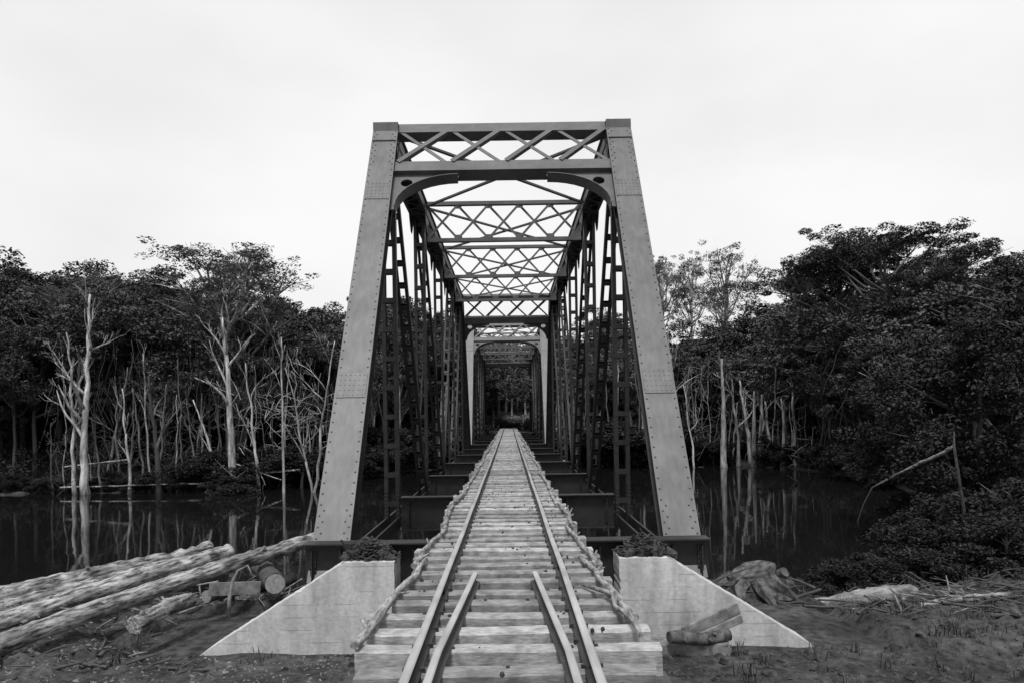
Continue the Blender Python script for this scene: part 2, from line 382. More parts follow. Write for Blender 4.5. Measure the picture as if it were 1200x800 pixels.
    # floor beams
    for k in range(0, 7):
        y = k * PAN + (-.12 if k == 0 else .12 if k == 6 else 0); hx = HW + .32 if k in (0, 6) else HW - .2
        fb = MB(); fb.box(-hx, hx, y - .012, y + .012, -.74, -.022); fb.box(-hx, hx, y - .16, y + .16, -.021, 0); fb.box(-hx, hx, y - .16, y + .16, -.765, -.742)
        for e in (-1, 1):
            for z0, z1 in ((-.1, -.0215), (-.7415, -.66)): fb.box(-hx, hx, y + e * .022 - .009, y + e * .022 + .009, z0, z1)
        bm_ = fb.build('floor_beam', st, root)
        for xx in (-HW + .38, -1.35, 1.35, HW - .38) + ((-HW - .2, HW + .2) if k in (0, 6) else ()):
            sb = MB(); sb.box(xx - .045, xx + .045, y - .045, y - .032, -.655, -.102); sb.box(xx - .007, xx + .007, y - .14, y - .0455, -.655, -.102); sb.build('stiffener', st, bm_)
        if k < 3:
            rb = MB()
            for xx in (-HW + .38, HW - .38) + ((-HW - .2, HW + .2) if k == 0 else ()):
                for r_ in range(8): rb.rivet((xx - .028, y - .0455, -.62 + r_ * .068), (0, -1, 0), .014); rb.rivet((xx + .028, y - .0455, -.62 + r_ * .068), (0, -1, 0), .014)
            for i in range(int(hx * 2 / .16)):
                xx = -hx + .1 + i * .16; rb.rivet((xx, y - .0315, -.06), (0, -1, 0), .014); rb.rivet((xx, y - .0315, -.70), (0, -1, 0), .014)
            stuff(rb.build('rivets', rv, bm_))
    for sx in (-1, 1):
        sg = MB(); x = sx * .58
        for k in range(6):
            y0_, y1_ = k * PAN + .17, (k + 1) * PAN - .17
            sg.box(x - .01, x + .01, y0_, y1_, -.56, -.02); sg.box(x - .11, x + .11, y0_, y1_, -.019, -.001); sg.box(x - .11, x + .11, y0_, y1_, -.58, -.561)
        sg.build('stringer', st, root)
    # portals in the plane of the end posts
    xi = HW - .26
    def P(x, s, t=0): v = Vector((0, PAN, ZT)) - EP * s + EN * (t + .02); return Vector((x, v.y, v.z))
    for mir in (False, True):
        mb = MB(); Uv = Vector((1, 0, 0))
        mb.beam(P(-xi, -.10), P(xi, -.10), .30, .26, side=EP); mb.beam(P(-xi, 1.23), P(xi, 1.23), .34, .22, side=EP, off=(0, 0))
        mb.beam(P(-xi, 1.41), P(xi, 1.41), .018, .30, side=EP)
        pf = sub(mb, 'portal_frame', up, root, mir)
        n = 4; c = 2 * xi / n
        for i in range(n):
            x0, x1 = -xi + i * c, -xi + (i + 1) * c
            b1 = MB().beam(P(x0 + .08, 1.08, .13), P(x1 - .08, .02, .13), .105, .016, side=(1, 0, 0)).beam(P(x0 + .08, 1.08, .085), P(x1 - .08, .02, .085), .016, .09, side=(1, 0, 0), off=(.045, 0))
            sub(b1, 'lattice_bar', up, pf, mir)
            sub(MB().beam(P(x1 - .08, 1.08, .105), P(x0 + .08, .02, .105), .08, .016), 'lattice_bar', up, pf, mir)
        for sx in (-1, 1):
            # knee bracket: plate with a round hole and a curved edge
            o = [(0, 1.46), (1.42, 1.46), (1.42, 1.6)]
            for i in range(11):
                a_ = i / 10 * math.pi / 2; o.append((1.40 - 1.30 * math.sin(a_), 1.62 + .98 * (1 - math.cos(a_))))
            o += [(0, 2.62)]
            hole = [(.30 + .13 * math.cos(i * math.pi / 8), 1.78 + .12 * math.sin(i * math.pi / 8)) for i in range(16)]
            kb = MB().plate(o, [hole], lambda u, v, t, sx=sx: P(sx * (xi - u), v - .10, t), .03)
            arc = o[3:14]
            for (u0, v0), (u1, v1) in zip(arc[:-1], arc[1:]):
                kb.beam(P(sx * (xi - u0), v0 - .105, .0), P(sx * (xi - u1), v1 - .105, .0), .26, .014, side=EN)
            sub(kb, 'knee_bracket', up, pf, mir)
    # sway frames and top laterals
    for k in (2, 3, 4):
        y = k * PAN; zt, zb_ = ZT + .16, ZT - .98; mb = MB()
        mb.box(-xi, xi, y - .09, y + .09, zt - .06, zt + .05); mb.box(-xi, xi, y - .09, y + .09, zb_ - .05, zb_ + .06)
        n = 5; c = 2 * xi / n
        for i in range(1, n):
            x = -xi + i * c
            for z, s_ in ((zt - .06, -1), (zb_ + .06, 1)):
                mb.plate([(-.13, 0), (.13, 0), (.10, .11), (-.10, .11)], [], lambda u, v, t, x=x, z=z, s_=s_, y=y: (x + u, y - .05 + t, z + s_ * v), .012)
        for sx in (-1, 1):
            mb.plate([(0, .06), (.34, .06), (0, .5)], [], lambda u, v, t, sx=sx, y=y: (sx * (xi - u), y - .03 + t, zb_ + v), .014)
        fr = mb.build('sway_frame', up, root)
        for i in range(n):
            x0, x1 = -xi + i * c, -xi + (i + 1) * c
            MB().beam((x0, y - .06, zb_ + .05), (x1, y - .06, zt - .05), .07, .014).build('lattice_bar', up, fr)
            MB().beam((x1, y + .06, zb_ + .05), (x0, y + .06, zt - .05), .07, .014).build('lattice_bar', up, fr)
    for k in range(1, 5):
        for s_ in (-1, 1):
            MB().beam((-s_ * (HW - .2), k * PAN + .15, ZT + .06 + .03 * s_), (s_ * (HW - .2), (k + 1) * PAN - .15, ZT + .06 + .03 * s_), .10, .05, side=(1, 0, 0)).build('lateral_brace', up, root)
    return root
sp = make_span(True); sp.location = (0, Y0, 0)
tag(sp, 'near riveted steel through truss span with wide grey inclined end posts', 'bridge span', 'spans of the truss bridge')
sp2 = make_span(False); sp2.location = (0, Y0 + LEN + .55, 0)
tag(sp2, 'far riveted steel truss span seen small through the near span', 'bridge span', 'spans of the truss bridge')
YE = Y0 + 2 * LEN + .55

# ------------------------------------------------------------------ abutments and pier
ab = empty('bridge_abutment', (0, 9.8, gz(0, 9.8)))
def world_child(mb, name, m, parent):
    o = mb.build(name, m, parent); o.matrix_parent_inverse = Matrix.Translation(parent.location).inverted(); return o
for sx in (-1, 1):
    xi_, xo = 1.52, 2.2 + (.0 if sx < 0 else -.02)
    o = [(xi_, -.13), (xo, -.13), (xo + 1.75, -1.22), (xo + 3.4, -2.25), (xi_, -2.25)]
    qq = random.Random(40 + sx); o2 = []
    for (u0, v0), (u1, v1) in zip(o, o[1:] + o[:1]):
        n_ = max(1, int(math.hypot(u1 - u0, v1 - v0) / .05))
        for i_ in range(n_):
            j_ = (0 if i_ == 0 else qq.uniform(-.005, .003) - (.018 if qq.random() < .06 else 0)); L_ = math.hypot(u1 - u0, v1 - v0); o2.append((u0 + (u1 - u0) * i_ / n_ - (v1 - v0) / L_ * -j_ * -1, v0 + (v1 - v0) * i_ / n_ + (u1 - u0) / L_ * j_))
    mb = MB().plate(o2, [], lambda u, v, t, sx=sx: (sx * u, 9.8 + t, v), .56)
    wl = world_child(mb, 'wing_wall', M['concrete'], ab); bevel(wl, .012)
mb = MB().box(-3.3, 3.3, 10.37, 11.9, -2.4, -1.105); bevel(world_child(mb, 'bridge_seat', M['concrete'], ab), .02)
tag(ab, 'pale board-marked concrete abutment with sloping wing walls either side of the track', 'abutment')
pr = empty('bridge_pier', (0, Y0 + LEN + .28, -4.6))
YP = Y0 + LEN + .28
mb = MB().plate([(-3.4, -1.105), (3.4, -1.105), (3.7, -4.9), (-3.7, -4.9)], [], lambda u, v, t: (u, YP - .95 + t, v), 1.9)
world_child(mb, 'shaft', M['concrete'], pr)
mb = MB().box(-3.6, 3.6, YP - 1.1, YP + 1.1, -1.4, -1.1051); bevel(world_child(mb, 'cap', M['concrete'], pr), .02)
tag(pr, 'concrete river pier under the joint between the two truss spans', 'pier')
fa = MB().box(-3.4, 3.4, YE - .9, YE + .6, -3.2, -1.105).box(-3.4, 3.4, YE + .58, YE + 1.0, -3.2, -.06).build('far_bank_abutment', M['concrete'])
fa.name = 'bridge_abutment'; bevel(fa, .02)
tag(fa, 'low concrete abutment at the far bank end of the bridge', 'abutment')

# ------------------------------------------------------------------ track
rng = random.Random(5)
TZ = .205                                       # top of ties
trk = empty('railway_track', (0, 9, 0))
tie_meshes = []
for i in range(8):
    mb = MB(); n = 9; prof = []
    hl = 1.0 + rng.uniform(-.07, .07); wv = .085 + rng.uniform(-.008, .012); hh = rng.uniform(.172, .195)
    ring = []
    for j in range(n):
        x = -hl + 2 * hl * j / (n - 1); jw = rng.uniform(-.007, .007); jz = rng.uniform(-.006, .004); sk = rng.uniform(-.012, .012) if j in (0, n - 1) else 0
        b = .014
        ring.append([(x + sk, -wv + jw, 0), (x, wv + jw, 0), (x, wv + jw, hh - b + jz), (x, wv + jw - b, hh + jz), (x + sk, -wv + jw + b, hh + jz), (x + sk * 2, -wv + jw, hh - b + jz)])
    vs = [v for r_ in ring for v in r_]; fs = []
    for j in range(n - 1):
        for k in range(6): fs.append((j * 6 + k, j * 6 + (k + 1) % 6, (j + 1) * 6 + (k + 1) % 6, (j + 1) * 6 + k))
    fs += [tuple(range(5, -1, -1)), tuple(range((n - 1) * 6, n * 6))]
    mb.add(vs, fs); tie_meshes.append((mb.mesh('tie', M['tie']), hh))
clods = MB(); spikes = MB()
RX = .565
y = -6.0; tie_y = []
while y < YE + 11:
    me, hh = tie_meshes[rng.randrange(8)]
    o = link('tie', me, trk); o.matrix_parent_inverse = Matrix.Translation(trk.location).inverted()
    o.location = (rng.uniform(-.05, .05), y, TZ - hh + rng.uniform(-.006, .004)); o.rotation_euler = (rng.uniform(-.015, .015), rng.uniform(-.006, .006), rng.uniform(-.03, .03) + (math.pi if rng.random() < .5 else 0))
    tie_y.append(y)
    for sx in (-1, 1):
        for e in (-1, 1):
            x = sx * RX + e * .062; yy = y + rng.uniform(-.05, .05)
            spikes.box(x - .009, x + .009, yy - .009, yy + .009, TZ - .01, TZ + .026)
            spikes.box(x - .009 - (.016 if e > 0 else 0), x + .009 + (.016 if e < 0 else 0), yy - .013, yy + .013, TZ + .02, TZ + .031)
    if y < 40:
        for _ in range(rng.randrange(3, 11)):
            x = rng.choice((-1, 1)) * RX + rng.gauss(0, .16) if rng.random() < .5 else rng.uniform(-.9, .9); yy = y + rng.uniform(-.08, .06); r_ = rng.uniform(.005, .018) * (1.6 if rng.random() < .12 else 1)
            clods.tube([(x, yy, TZ - .012), (x, yy, TZ + r_ * .4), (x + .006, yy, TZ + r_ * .9)], [r_, r_ * .9, r_ * .35], 6)
    y += .43 + rng.uniform(-.05, .05)
def wc(mb, name, m, smooth=False, parent=trk):
    o = mb.build(name, m, parent, smooth); o.matrix_parent_inverse = Matrix.Translation(parent.location).inverted(); return o
RP = [(-.052, 0), (.052, 0), (.052, .009), (.010, .022), (.008, .078), (.029, .084), (.029, .104), (.020, .112), (-.020, .112), (-.029, .104), (-.029, .084), (-.008, .078), (-.010, .022), (-.052, .009)]
def rail_mb(path, z0=TZ - .002, sc=1.0):
    """rail section swept along a list of (x, y)"""
    vs = []; n = len(RP)
    for i, (x, y) in enumerate(path):
        a = path[max(i - 1, 0)]; b = path[min(i + 1, len(path) - 1)]; d = Vector((b[0] - a[0], b[1] - a[1])).normalized(); nx_, ny_ = d.y, -d.x
        vs += [(x + nx_ * u * sc, y + ny_ * u * sc, z0 + v * sc) for u, v in RP]
    fs = [(i * n + k, i * n + (k + 1) % n, (i + 1) * n + (k + 1) % n, (i + 1) * n + k) for i in range(len(path) - 1) for k in range(n)]
    fs += [tuple(range(n - 1, -1, -1)), tuple(range((len(path) - 1) * n, len(path) * n))]
    return MB().add(vs, fs)
def worn(o):
    o.data.materials.append(M['head']); n = len(RP)
    for i, p in enumerate(o.data.polygons):
        if p.loop_total == 4 and i % n in (6, 7, 8): p.material_index = 1
    return o
for sx in (-1, 1):
    q = random.Random(8 + sx); path = []; yy = -6.0
    while yy < YE + 10: path.append((sx * RX + q.uniform(-.006, .006), yy)); yy += 2.2
    worn(wc(rail_mb(path), 'rail', M['rail']))
    fp = MB()
    for yj in (7.3, 16.1, 25.2, 34.3, 43.2, 52.1, 61, 70):
        yj += sx * .5
        for e in (-1, 1): fp.box(sx * RX + e * .018 - .009, sx * RX + e * .018 + .009, yj - .3, yj + .3, TZ + .024, TZ + .076)
    wc(fp, 'fish_plates', M['steel'])['kind'] = 'stuff'
    # short inner guard rail whose far end bends in towards the middle
    path = [(sx * (RX - .125), -5.8), (sx * (RX - .125), 3.6), (sx * (RX - .14), 4.7), (sx * (RX - .21), 5.9), (sx * (RX - .275), 7.05)]
    worn(wc(rail_mb(path, TZ - .001, .9), 'guard_rail', M['rail']))
stuff(wc(spikes, 'spikes', M['rivet'])); stuff(wc(clods, 'dirt_clods', M['debris']))
tag(trk, 'narrow gauge railway track on rough wooden ties running through the bridge', 'railway track')
# timber trestle carrying the approach track
tr = empty('timber_trestle', (0, 7, gz(0, 7)))
for sx in (-1, 1):
    wc(MB().box(sx * .58 - .15, sx * .58 + .15, -3.5, 10.3, -.36, .004), 'stringer', M['darkwood'], parent=tr)
for yb in (2.4, 6.0, 9.3):
    wc(MB().box(-1.35, 1.35, yb - .15, yb + .15, -.66, -.362), 'cap_beam', M['darkwood'], parent=tr)
    for x in (-1.0, -.35, .35, 1.0):
        wc(MB().tube([(x * 1.1, yb, gz(x, yb) - .3), (x, yb, -.664)], [.14, .13], 10), 'post', M['darkwood'], parent=tr)
tag(tr, 'dark timber trestle under the near track in front of the abutment', 'trestle')

# ------------------------------------------------------------------ crooked guard poles lying along the tie ends
def crooked(p0, p1, r0, r1, seed, n=12, amp=.035, nubs=3):
    q = random.Random(seed); p0, p1 = Vector(p0), Vector(p1); mb = MB(); pts = []; rad = []; d = p1 - p0; side = d.cross(Vector((0, 0, 1))).normalized(); o = 0
    for i in range(n + 1):
        t = i / n; o = o * .85 + q.uniform(-amp, amp) * .8
        pts.append(p0 + d * t + side * o + Vector((0, 0, q.uniform(0, amp * .35)))); rad.append((r0 + (r1 - r0) * t) * q.uniform(.90, 1.10))
    mb.tube(pts, rad, 9, jit=.07, rng=q)
    for _ in range(nubs):
        i = q.randrange(1, n); a = q.uniform(0, 6.28); v = (side * math.cos(a) + Vector((0, 0, abs(math.sin(a)))) + d.normalized() * .5).normalized()
        mb.tube([pts[i], pts[i] + v * q.uniform(.06, .13)], [rad[i] * .55, rad[i] * .3], 6)
    return mb
words = ['first', 'second', 'third', 'fourth', 'fifth', 'sixth', 'seventh', 'eighth', 'ninth', 'tenth']
q = random.Random(11)
for side, sx in (('left', -1), ('right', 1)):
    ya = 5.0 if sx < 0 else 5.6
    for i in range(10):
        ln = q.uniform(2.4, 3.6) if i < 4 else q.uniform(6.5, 9.5); yb = ya + ln; r_ = q.uniform(.03, .040)
        x0, x1 = sx * (.93 + q.uniform(-.05, .06)), sx * (.90 + q.uniform(-.06, .05))
        if sx < 0 and i == 0: x0 = -1.03
        o = crooked((x0, ya, TZ + r_ + .004), (x1, yb, TZ + r_ * .9 + .004), r_, r_ * .8, 50 + i + sx * 20, n=int(4 + ln * 1.4), amp=.05, nubs=3).build('guard_pole', M['pole'], None, True)
        tag(o, f'crooked pole along the {side} tie ends, {words[i]} counting from the camera', 'pole', f'poles laid along the {side} tie ends')
        ya = yb - q.uniform(.1, .4)
o = MB().tube([(.98, 5.2, TZ + .03), (.97, 5.55, TZ + .07), (.90, 5.9, TZ + .05), (.93, 6.15, TZ + .09), (.83, 6.5, TZ + .05), (.72, 6.75, TZ + .03)], [.022, .026, .022, .028, .02, .012], 7, jit=.15, rng=q).build('root', M['pole'], None, True)
tag(o, 'pale twisted root lying on the tie ends at lower right', 'root')

# ------------------------------------------------------------------ debris heaps on the wing walls
for side, sx in (('left', -1), ('right', 1)):
    mb = MB(); q = random.Random(70 + sx)
    for _ in range(300):
        x = max(-.36, min(.40, q.gauss(0, .17))); yy = q.uniform(-.2, .2); h = .27 * max(0, 1 - (x / .40) ** 2) * (1 - (yy / .3) ** 2)
        c = Vector((sx * 1.92 + x, 10.09 + yy, -.13 + q.uniform(0, h) + .006)); a = q.uniform(0, 6.28); l = q.uniform(.03, .085)
        d = Vector((math.cos(a), math.sin(a) * .7, q.uniform(-.25, .5) + (1.2 if q.random() < .12 else 0))).normalized() * l * (1.7 if q.random() < .12 else 1)
        if c.z - abs(d.z) < -.128: c.z = -.128 + abs(d.z)
        mb.beam(c - d, c + d, q.uniform(.012, .034), q.uniform(.006, .016))
    for _ in range(40):
        x = q.uniform(-.34, .36); yy = q.uniform(-.18, .18); h = .22 * max(.1, 1 - (x / .42) ** 2) * (1 - (yy / .3) ** 2)
        mb.tube([(sx * 1.92 + x, 10.09 + yy, -.128), (sx * 1.92 + x + .02, 10.09 + yy, -.128 + h * .55), (sx * 1.92 + x, 10.09 + yy, -.128 + h)], [.07, .06, .015], 6, jit=.3, rng=q)
    o = mb.build('debris_heap', M['debris'])
    tag(o, f'dark heap of chips and splinters on top of the {side} wing wall', 'debris', kind='stuff')

# ------------------------------------------------------------------ logs on the near bank
def longer(a, b, t): return a + (a - b) * t
def log(name, a, b, r0, r1, label, seed, group=None, m='bark', n=64, amp=.05, cut=(True, True), sides=22, ragged=False):
    q = random.Random(seed); a, b = Vector(a), Vector(b); d = b - a; pts = []; rad = []; sd_ = d.cross(Vector((0, 0, 1))).normalized()
    o1 = q.uniform(-1, 1); o2 = q.uniform(0, 6)
    for i in range(n + 1):
        t = i / n; pts.append(a + d * t + sd_ * amp * math.sin(t * 4 * o1 + o2) + Vector((0, 0, amp * .6 * math.sin(t * 5 + o2))))
        rad.append((r0 + (r1 - r0) * t) * q.uniform(.95, 1.06) * (q.uniform(.5, 1.1) if ragged and t > .8 else 1))
    mb = MB().tube(pts, rad, sides)
    for k in range(len(pts) * sides):
        v = Vector(mb.v[k]); c = pts[k // sides]; w_ = v * 5 + Vector((seed * 7, 0, 0))
        f_ = 1 + .16 * noise.noise(w_) + .13 * noise.noise(w_ * 2.7) + .09 * noise.noise(w_ * 6)
        mb.v[k] = tuple(c + (v - c) * f_)
    for _ in range(4):
        i = q.randrange(2, n - 2); a_ = q.uniform(0, 6.28); v = (sd_ * math.cos(a_) + Vector((0, 0, 1)) * math.sin(a_)).normalized()
        mb.tube([pts[i] + v * rad[i] * .6, pts[i] + v * (rad[i] + q.uniform(.02, .07))], [rad[i] * .4, rad[i] * .22], 7, jit=.2, rng=q)
    FM = d.normalized().to_track_quat('X', 'Z').to_matrix().to_4x4(); FM.translation = a; FI = FM.inverted()
    mb.v = [tuple(FI @ Vector(v)) for v in mb.v]; pts = [FI @ p for p in pts]
    ob = mb.build(name, M[m], None, True); ob.matrix_world = FM
    for e, c in enumerate(cut):
        if c:
            p = pts[-1] if e else pts[0]; dd = ((pts[-1] - pts[-2]) if e else (pts[0] - pts[1])).normalized()
            MB().tube([p + dd * .002, p + dd * .012], (rad[-1] if e else rad[0]) * .93, sides).build('cut_end', M['cut'], ob)
    tag(ob, label, 'log', group); return ob
LG = 'felled logs piled on the left bank'
log('felled_log', longer(at(40, 741, 9.6), at(372, 628, 13.6), .3), at(372, 628, 13.6), .145, .12, 'long pale log in front of the pile, reaching up to the left end post', 1, LG)
log('felled_log', longer(at(30, 721, 10.4), at(268, 645, 13.2), .4), at(268, 645, 13.2), .15, .15, 'pale peeling log just behind the longest one, cut end showing', 2, LG)
log('felled_log', longer(at(30, 703, 11.2), at(243, 654, 13.9), .4), at(243, 654, 13.9), .14, .13, 'slim log lying between two thicker logs of the pile', 3, LG)
log('felled_log', longer(at(30, 693, 11.9), at(247, 640, 14.8), .4), at(247, 640, 14.8), .16, .13, 'split ragged log at the back of the pile, bark hanging loose', 4, LG, ragged=True)
log('felled_log', at(160, 730, 9.8), at(226, 702, 10.9), .12, .11, 'short thick log lowest in front of the pile', 5, LG, cut=(False, True))
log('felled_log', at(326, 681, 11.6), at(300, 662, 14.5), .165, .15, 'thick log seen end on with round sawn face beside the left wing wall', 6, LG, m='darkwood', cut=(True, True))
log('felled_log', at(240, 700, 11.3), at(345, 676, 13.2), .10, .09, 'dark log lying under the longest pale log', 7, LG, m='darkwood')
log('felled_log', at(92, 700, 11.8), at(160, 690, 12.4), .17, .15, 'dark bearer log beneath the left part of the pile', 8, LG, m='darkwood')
o = MB().beam(at(245, 690, 11.1), at(305, 688, 11.5), .2, .035, side=(0, 0, 1)).build('plank', M['plank']); tag(o, 'flat plank end sticking out below the longest log', 'plank')
o = MB().tube([at(268, 722, 10.6), at(269, 700, 10.6), at(273, 680, 10.6), at(279, 668, 10.6), at(290, 662, 10.7), at(296, 674, 10.7)], [.03, .028, .025, .02, .018, .012], 7).build('broken_branch', M['plank'], None, True)
tag(o, 'thin bent branch standing in the ground under the longest log', 'branch')
# right of the track
q = random.Random(3)
def stump(name, base, r, h, seed, label):
    q = random.Random(seed); n = 18; vs = []; fs = []; lv = 7; b = Vector(base)
    for j in range(lv):
        t = j / (lv - 1)
        for k in range(n):
            a = 2 * math.pi * k / n; rr = r * (1.25 - .55 * t ** .6) * (1 + .22 * math.sin(3 * a + seed) * (1 - t) + q.uniform(-.1, .1))
            zz = h * t * (1 + (.25 * math.sin(a * 1.0 + 1) if j == lv - 1 else 0))
            vs.append(b + Vector((math.cos(a) * rr * 1.2, math.sin(a) * rr, zz - .1)))
    for j in range(lv - 1):
        for k in range(n): k2 = (k + 1) % n; fs.append((j * n + k, j * n + k2, (j + 1) * n + k2, (j + 1) * n + k))
    fs.append(tuple(range((lv - 1) * n, lv * n)))
    mb = MB().add(vs, fs)
    for k in range(9):
        a = k * .7 + seed; p = b + Vector((math.cos(a) * r * .9, math.sin(a) * r * .8, .12)); mb.tube([p, p + Vector((math.cos(a) * .22, math.sin(a) * .2, -.09)), p + Vector((math.cos(a + .3) * .42, math.sin(a + .3) * .4, -.3))], [.13, .10, .04], 7, jit=.3, rng=q)
    o = mb.build(name, M['stump'], None, False); tag(o, label, 'stump'); return o
p = at(884, 716, 12.6); stump('tree_stump', (p.x, p.y, gz(p.x, p.y)), .42, .42, 4, 'rough grey tree stump with splayed roots beside the right wing wall')
def on_ground(px, Y, dz=0):
    v = at(px, 500, Y); return Vector((v.x, Y, gz(v.x, Y) + dz))
log('fallen_log', on_ground(898, 14.2, .16), on_ground(1062, 14.8, .22), .15, .20, 'pale barkless fallen trunk on the mud right of the stump', 21, m='drift', cut=(False, False), amp=.10, n=50)
log('fallen_log', on_ground(850, 13.4, .10), on_ground(915, 12.4, .34), .08, .09, 'stubby broken log leaning on top of the tree stump', 22, m='stump', cut=(False, False))
log('fallen_log', on_ground(1075, 12.6, .05), on_ground(1180, 13.0, .08), .07, .06, 'thin pale log half sunk in mud near the right edge', 23)
o = crooked(at(1118, 523, 18.6), at(1040, 561, 20), .05, .03, 9, n=12, amp=.11, nubs=6).build('leaning_branch', M['drift'], None, True); 
# its lower end runs down to the bank
o2 = MB().tube([at(1040, 561, 20), at(1022, 571, 20.3), at(1012, 590, 20.5), at(1005, 610, 20.6), at(1008, 625, 20.6)], [.03, .022, .016, .012, .006], 7).build('lower_limb', M['darkwood'], o, True)
MB().tube([on_ground(1135, 18.6, -.2), at(1130, 600, 18.6), at(1118, 523, 18.6), at(1118, 505, 18.7)], [.045, .04, .035, .015], 8).build('stem', M['debris'], o, True)
tag(o, 'bare pale branch slanting up to the right over the dark bank', 'branch')
# timbers against the right wing wall
tb = [((800, 742), (866, 712), 9.3, .035, .15, 'splintered timber propped against the foot of the right wing wall'),
      ((805, 752), (870, 724), 9.12, .03, .10, 'narrow timber lying in front of the splintered one at right')]
for (a, b, Y, w_, h_, lb) in tb:
    o = MB().beam(at(*a, Y), at(*b, Y + .12), w_, h_, side=(0, 1, 0)).build('timber', M['plank']); bevel(o, .01); tag(o, lb, 'timber', 'timbers by the right wing wall')
o = MB().box(1.45, 2.8, 9.05, 9.3, -1.5, -1.06).build('timber', M['plank']); bevel(o, .015); tag(o, 'squared dark sill timber at the foot of the right wing wall', 'timber', 'timbers by the right wing wall')
log('log_butt', at(782, 748, 8.98), at(852, 742, 9.2), .075, .085, 'short shadow-darkened log butt under the splintered timber', 41, m='stump', n=24, cut=(False, False))  # dark wood stands for the shadow over the butt
# wood chips and litter over the mud
def scatter(n, box, seed, smin, smax, skip):
    q = random.Random(seed); pts = []
    while len(pts) < n:
        x, yy = q.uniform(box[0], box[1]), q.uniform(box[2], box[3])
        if not skip(x, yy): pts.append((x, yy, q.uniform(smin, smax) * (2 if q.random() < .06 else 1), q.uniform(0, 6.28)))
    return np.array(pts)
inwall = lambda x, y: (9.3 < y < 12 and abs(x) < 5.2) or abs(x) < 1.2
mb = MB(); q = random.Random(78)
for P_, m_, lb in ((scatter(9000, (-9, -1.2, 6.5, 16), 1, .006, .035, inwall), 'plank', 'pale wood chips scattered over the mud by the log pile'), (scatter(9000, (1.2, 11, 6.5, 17), 2, .008, .05, inwall), 'darkwood', 'dark bark litter scattered over the right mud bank')):
    mb = MB()
    for (x, yy, l, a), z in zip(P_, ground(P_[:, 0], P_[:, 1])):
        c = Vector((x, yy, z)); u = Vector((math.cos(a), math.sin(a), q.uniform(-.2, .4))) * l; w_ = Vector((-math.sin(a), math.cos(a), q.uniform(-.3, .3))) * l * q.uniform(.2, .6); h = Vector((0, 0, l * q.uniform(.3, .9)))
        mb.add([c - u, c + w_, c + u * q.uniform(.6, 1.2), c - w_ * q.uniform(.5, 1), c + h + u * q.uniform(-.4, .4)], [(0, 1, 4), (1, 2, 4), (2, 3, 4), (3, 0, 4)])
    o = mb.build('wood_chips', M[m_]); tag(o, lb, 'litter', kind='stuff')
P_ = np.concatenate([scatter(1500, (1.4, 11.5, 6.5, 17), 41, .015, .07, inwall), scatter(900, (-9, -1.4, 6.5, 15), 42, .012, .05, inwall)]); mb = MB()
for (x, yy, l, a), z in zip(P_, ground(P_[:, 0], P_[:, 1])):
    mb.tube([(x, yy, z - l * .5), (x, yy, z + l * .1), (x + l * .2, yy, z + l * q.uniform(.4, .9))], [l * 1.0, l * q.uniform(.8, 1.2), l * .45], 7, jit=.35, rng=q)
o = mb.build('mud_clods', M['soil']); tag(o, 'lumpy clods of mud over the near banks', 'mud', kind='stuff')
P_ = np.concatenate([scatter(260, (2.6, 12, 7, 17.5), 31, .06, .2, inwall), scatter(120, (-9.5, -3, 7, 17), 32, .05, .15, inwall)]); mb = MB()
for (x, yy, l, a), z in zip(P_, ground(P_[:, 0], P_[:, 1])):
    for _ in range(16):
        b_ = Vector((x + q.gauss(0, .06), yy + q.gauss(0, .06), z - .01)); an = q.uniform(0, 6.28); h = l * q.uniform(.6, 1.5); u = Vector((math.cos(an), math.sin(an), 0)); t_ = Vector((-u.y, u.x, 0)) * .006
        mb.add([b_ - t_, b_ + t_, b_ + u * h * .3 + t_ * .8 + Vector((0, 0, h * .8)), b_ + u * h * .3 - t_ * .8 + Vector((0, 0, h * .8)), b_ + u * h * .8 + Vector((0, 0, h))], [(0, 1, 2, 3), (3, 2, 4)])
o = mb.build('grass_tufts', M['leaf']); tag(o, 'sparse grass tufts on the near mud banks', 'grass', kind='stuff')
def brush(n, box, seed, lmin, lmax, label, m, hmax=.35, skip=inwall):
    P2 = scatter(n, box, seed, lmin, lmax, skip); q = random.Random(seed); mb = MB()
    for (x, yy, l, a), z in zip(P2, ground(P2[:, 0], P2[:, 1])):
        c = Vector((x, yy, z + q.uniform(.01, hmax) * q.random())); d = Vector((math.cos(a), math.sin(a), q.uniform(-.25, .45))) * l; r_ = q.uniform(.008, .028)
        mid = c + Vector((q.uniform(-.1, .1), q.uniform(-.1, .1), q.uniform(0, .12))) * l
        mb.tube([c - d, mid, c + d], [r_, r_ * .9, r_ * .4], 5, cap=False)
    o = mb.build('brushwood', M[m], None, True); tag(o, label, 'brushwood', kind='stuff')
brush(150, (-8, -3.2, 10.2, 16), 5, .15, .6, 'tangle of broken sticks under and behind the log pile', 'plank', .5)
brush(40, (-6, -3.6, 8.6, 11), 6, .05, .2, 'loose sticks on the mud between the logs and left wing wall', 'darkwood', .12)
brush(420, (3.0, 10, 10.5, 18), 7, .1, .55, 'mess of dark sticks and roots on the right mud bank', 'darkwood', .35)
brush(140, (3.6, 9, 11.5, 15.5), 8, .1, .4, 'pale sticks and roots strewn round the stump on the right', 'plank', .25)

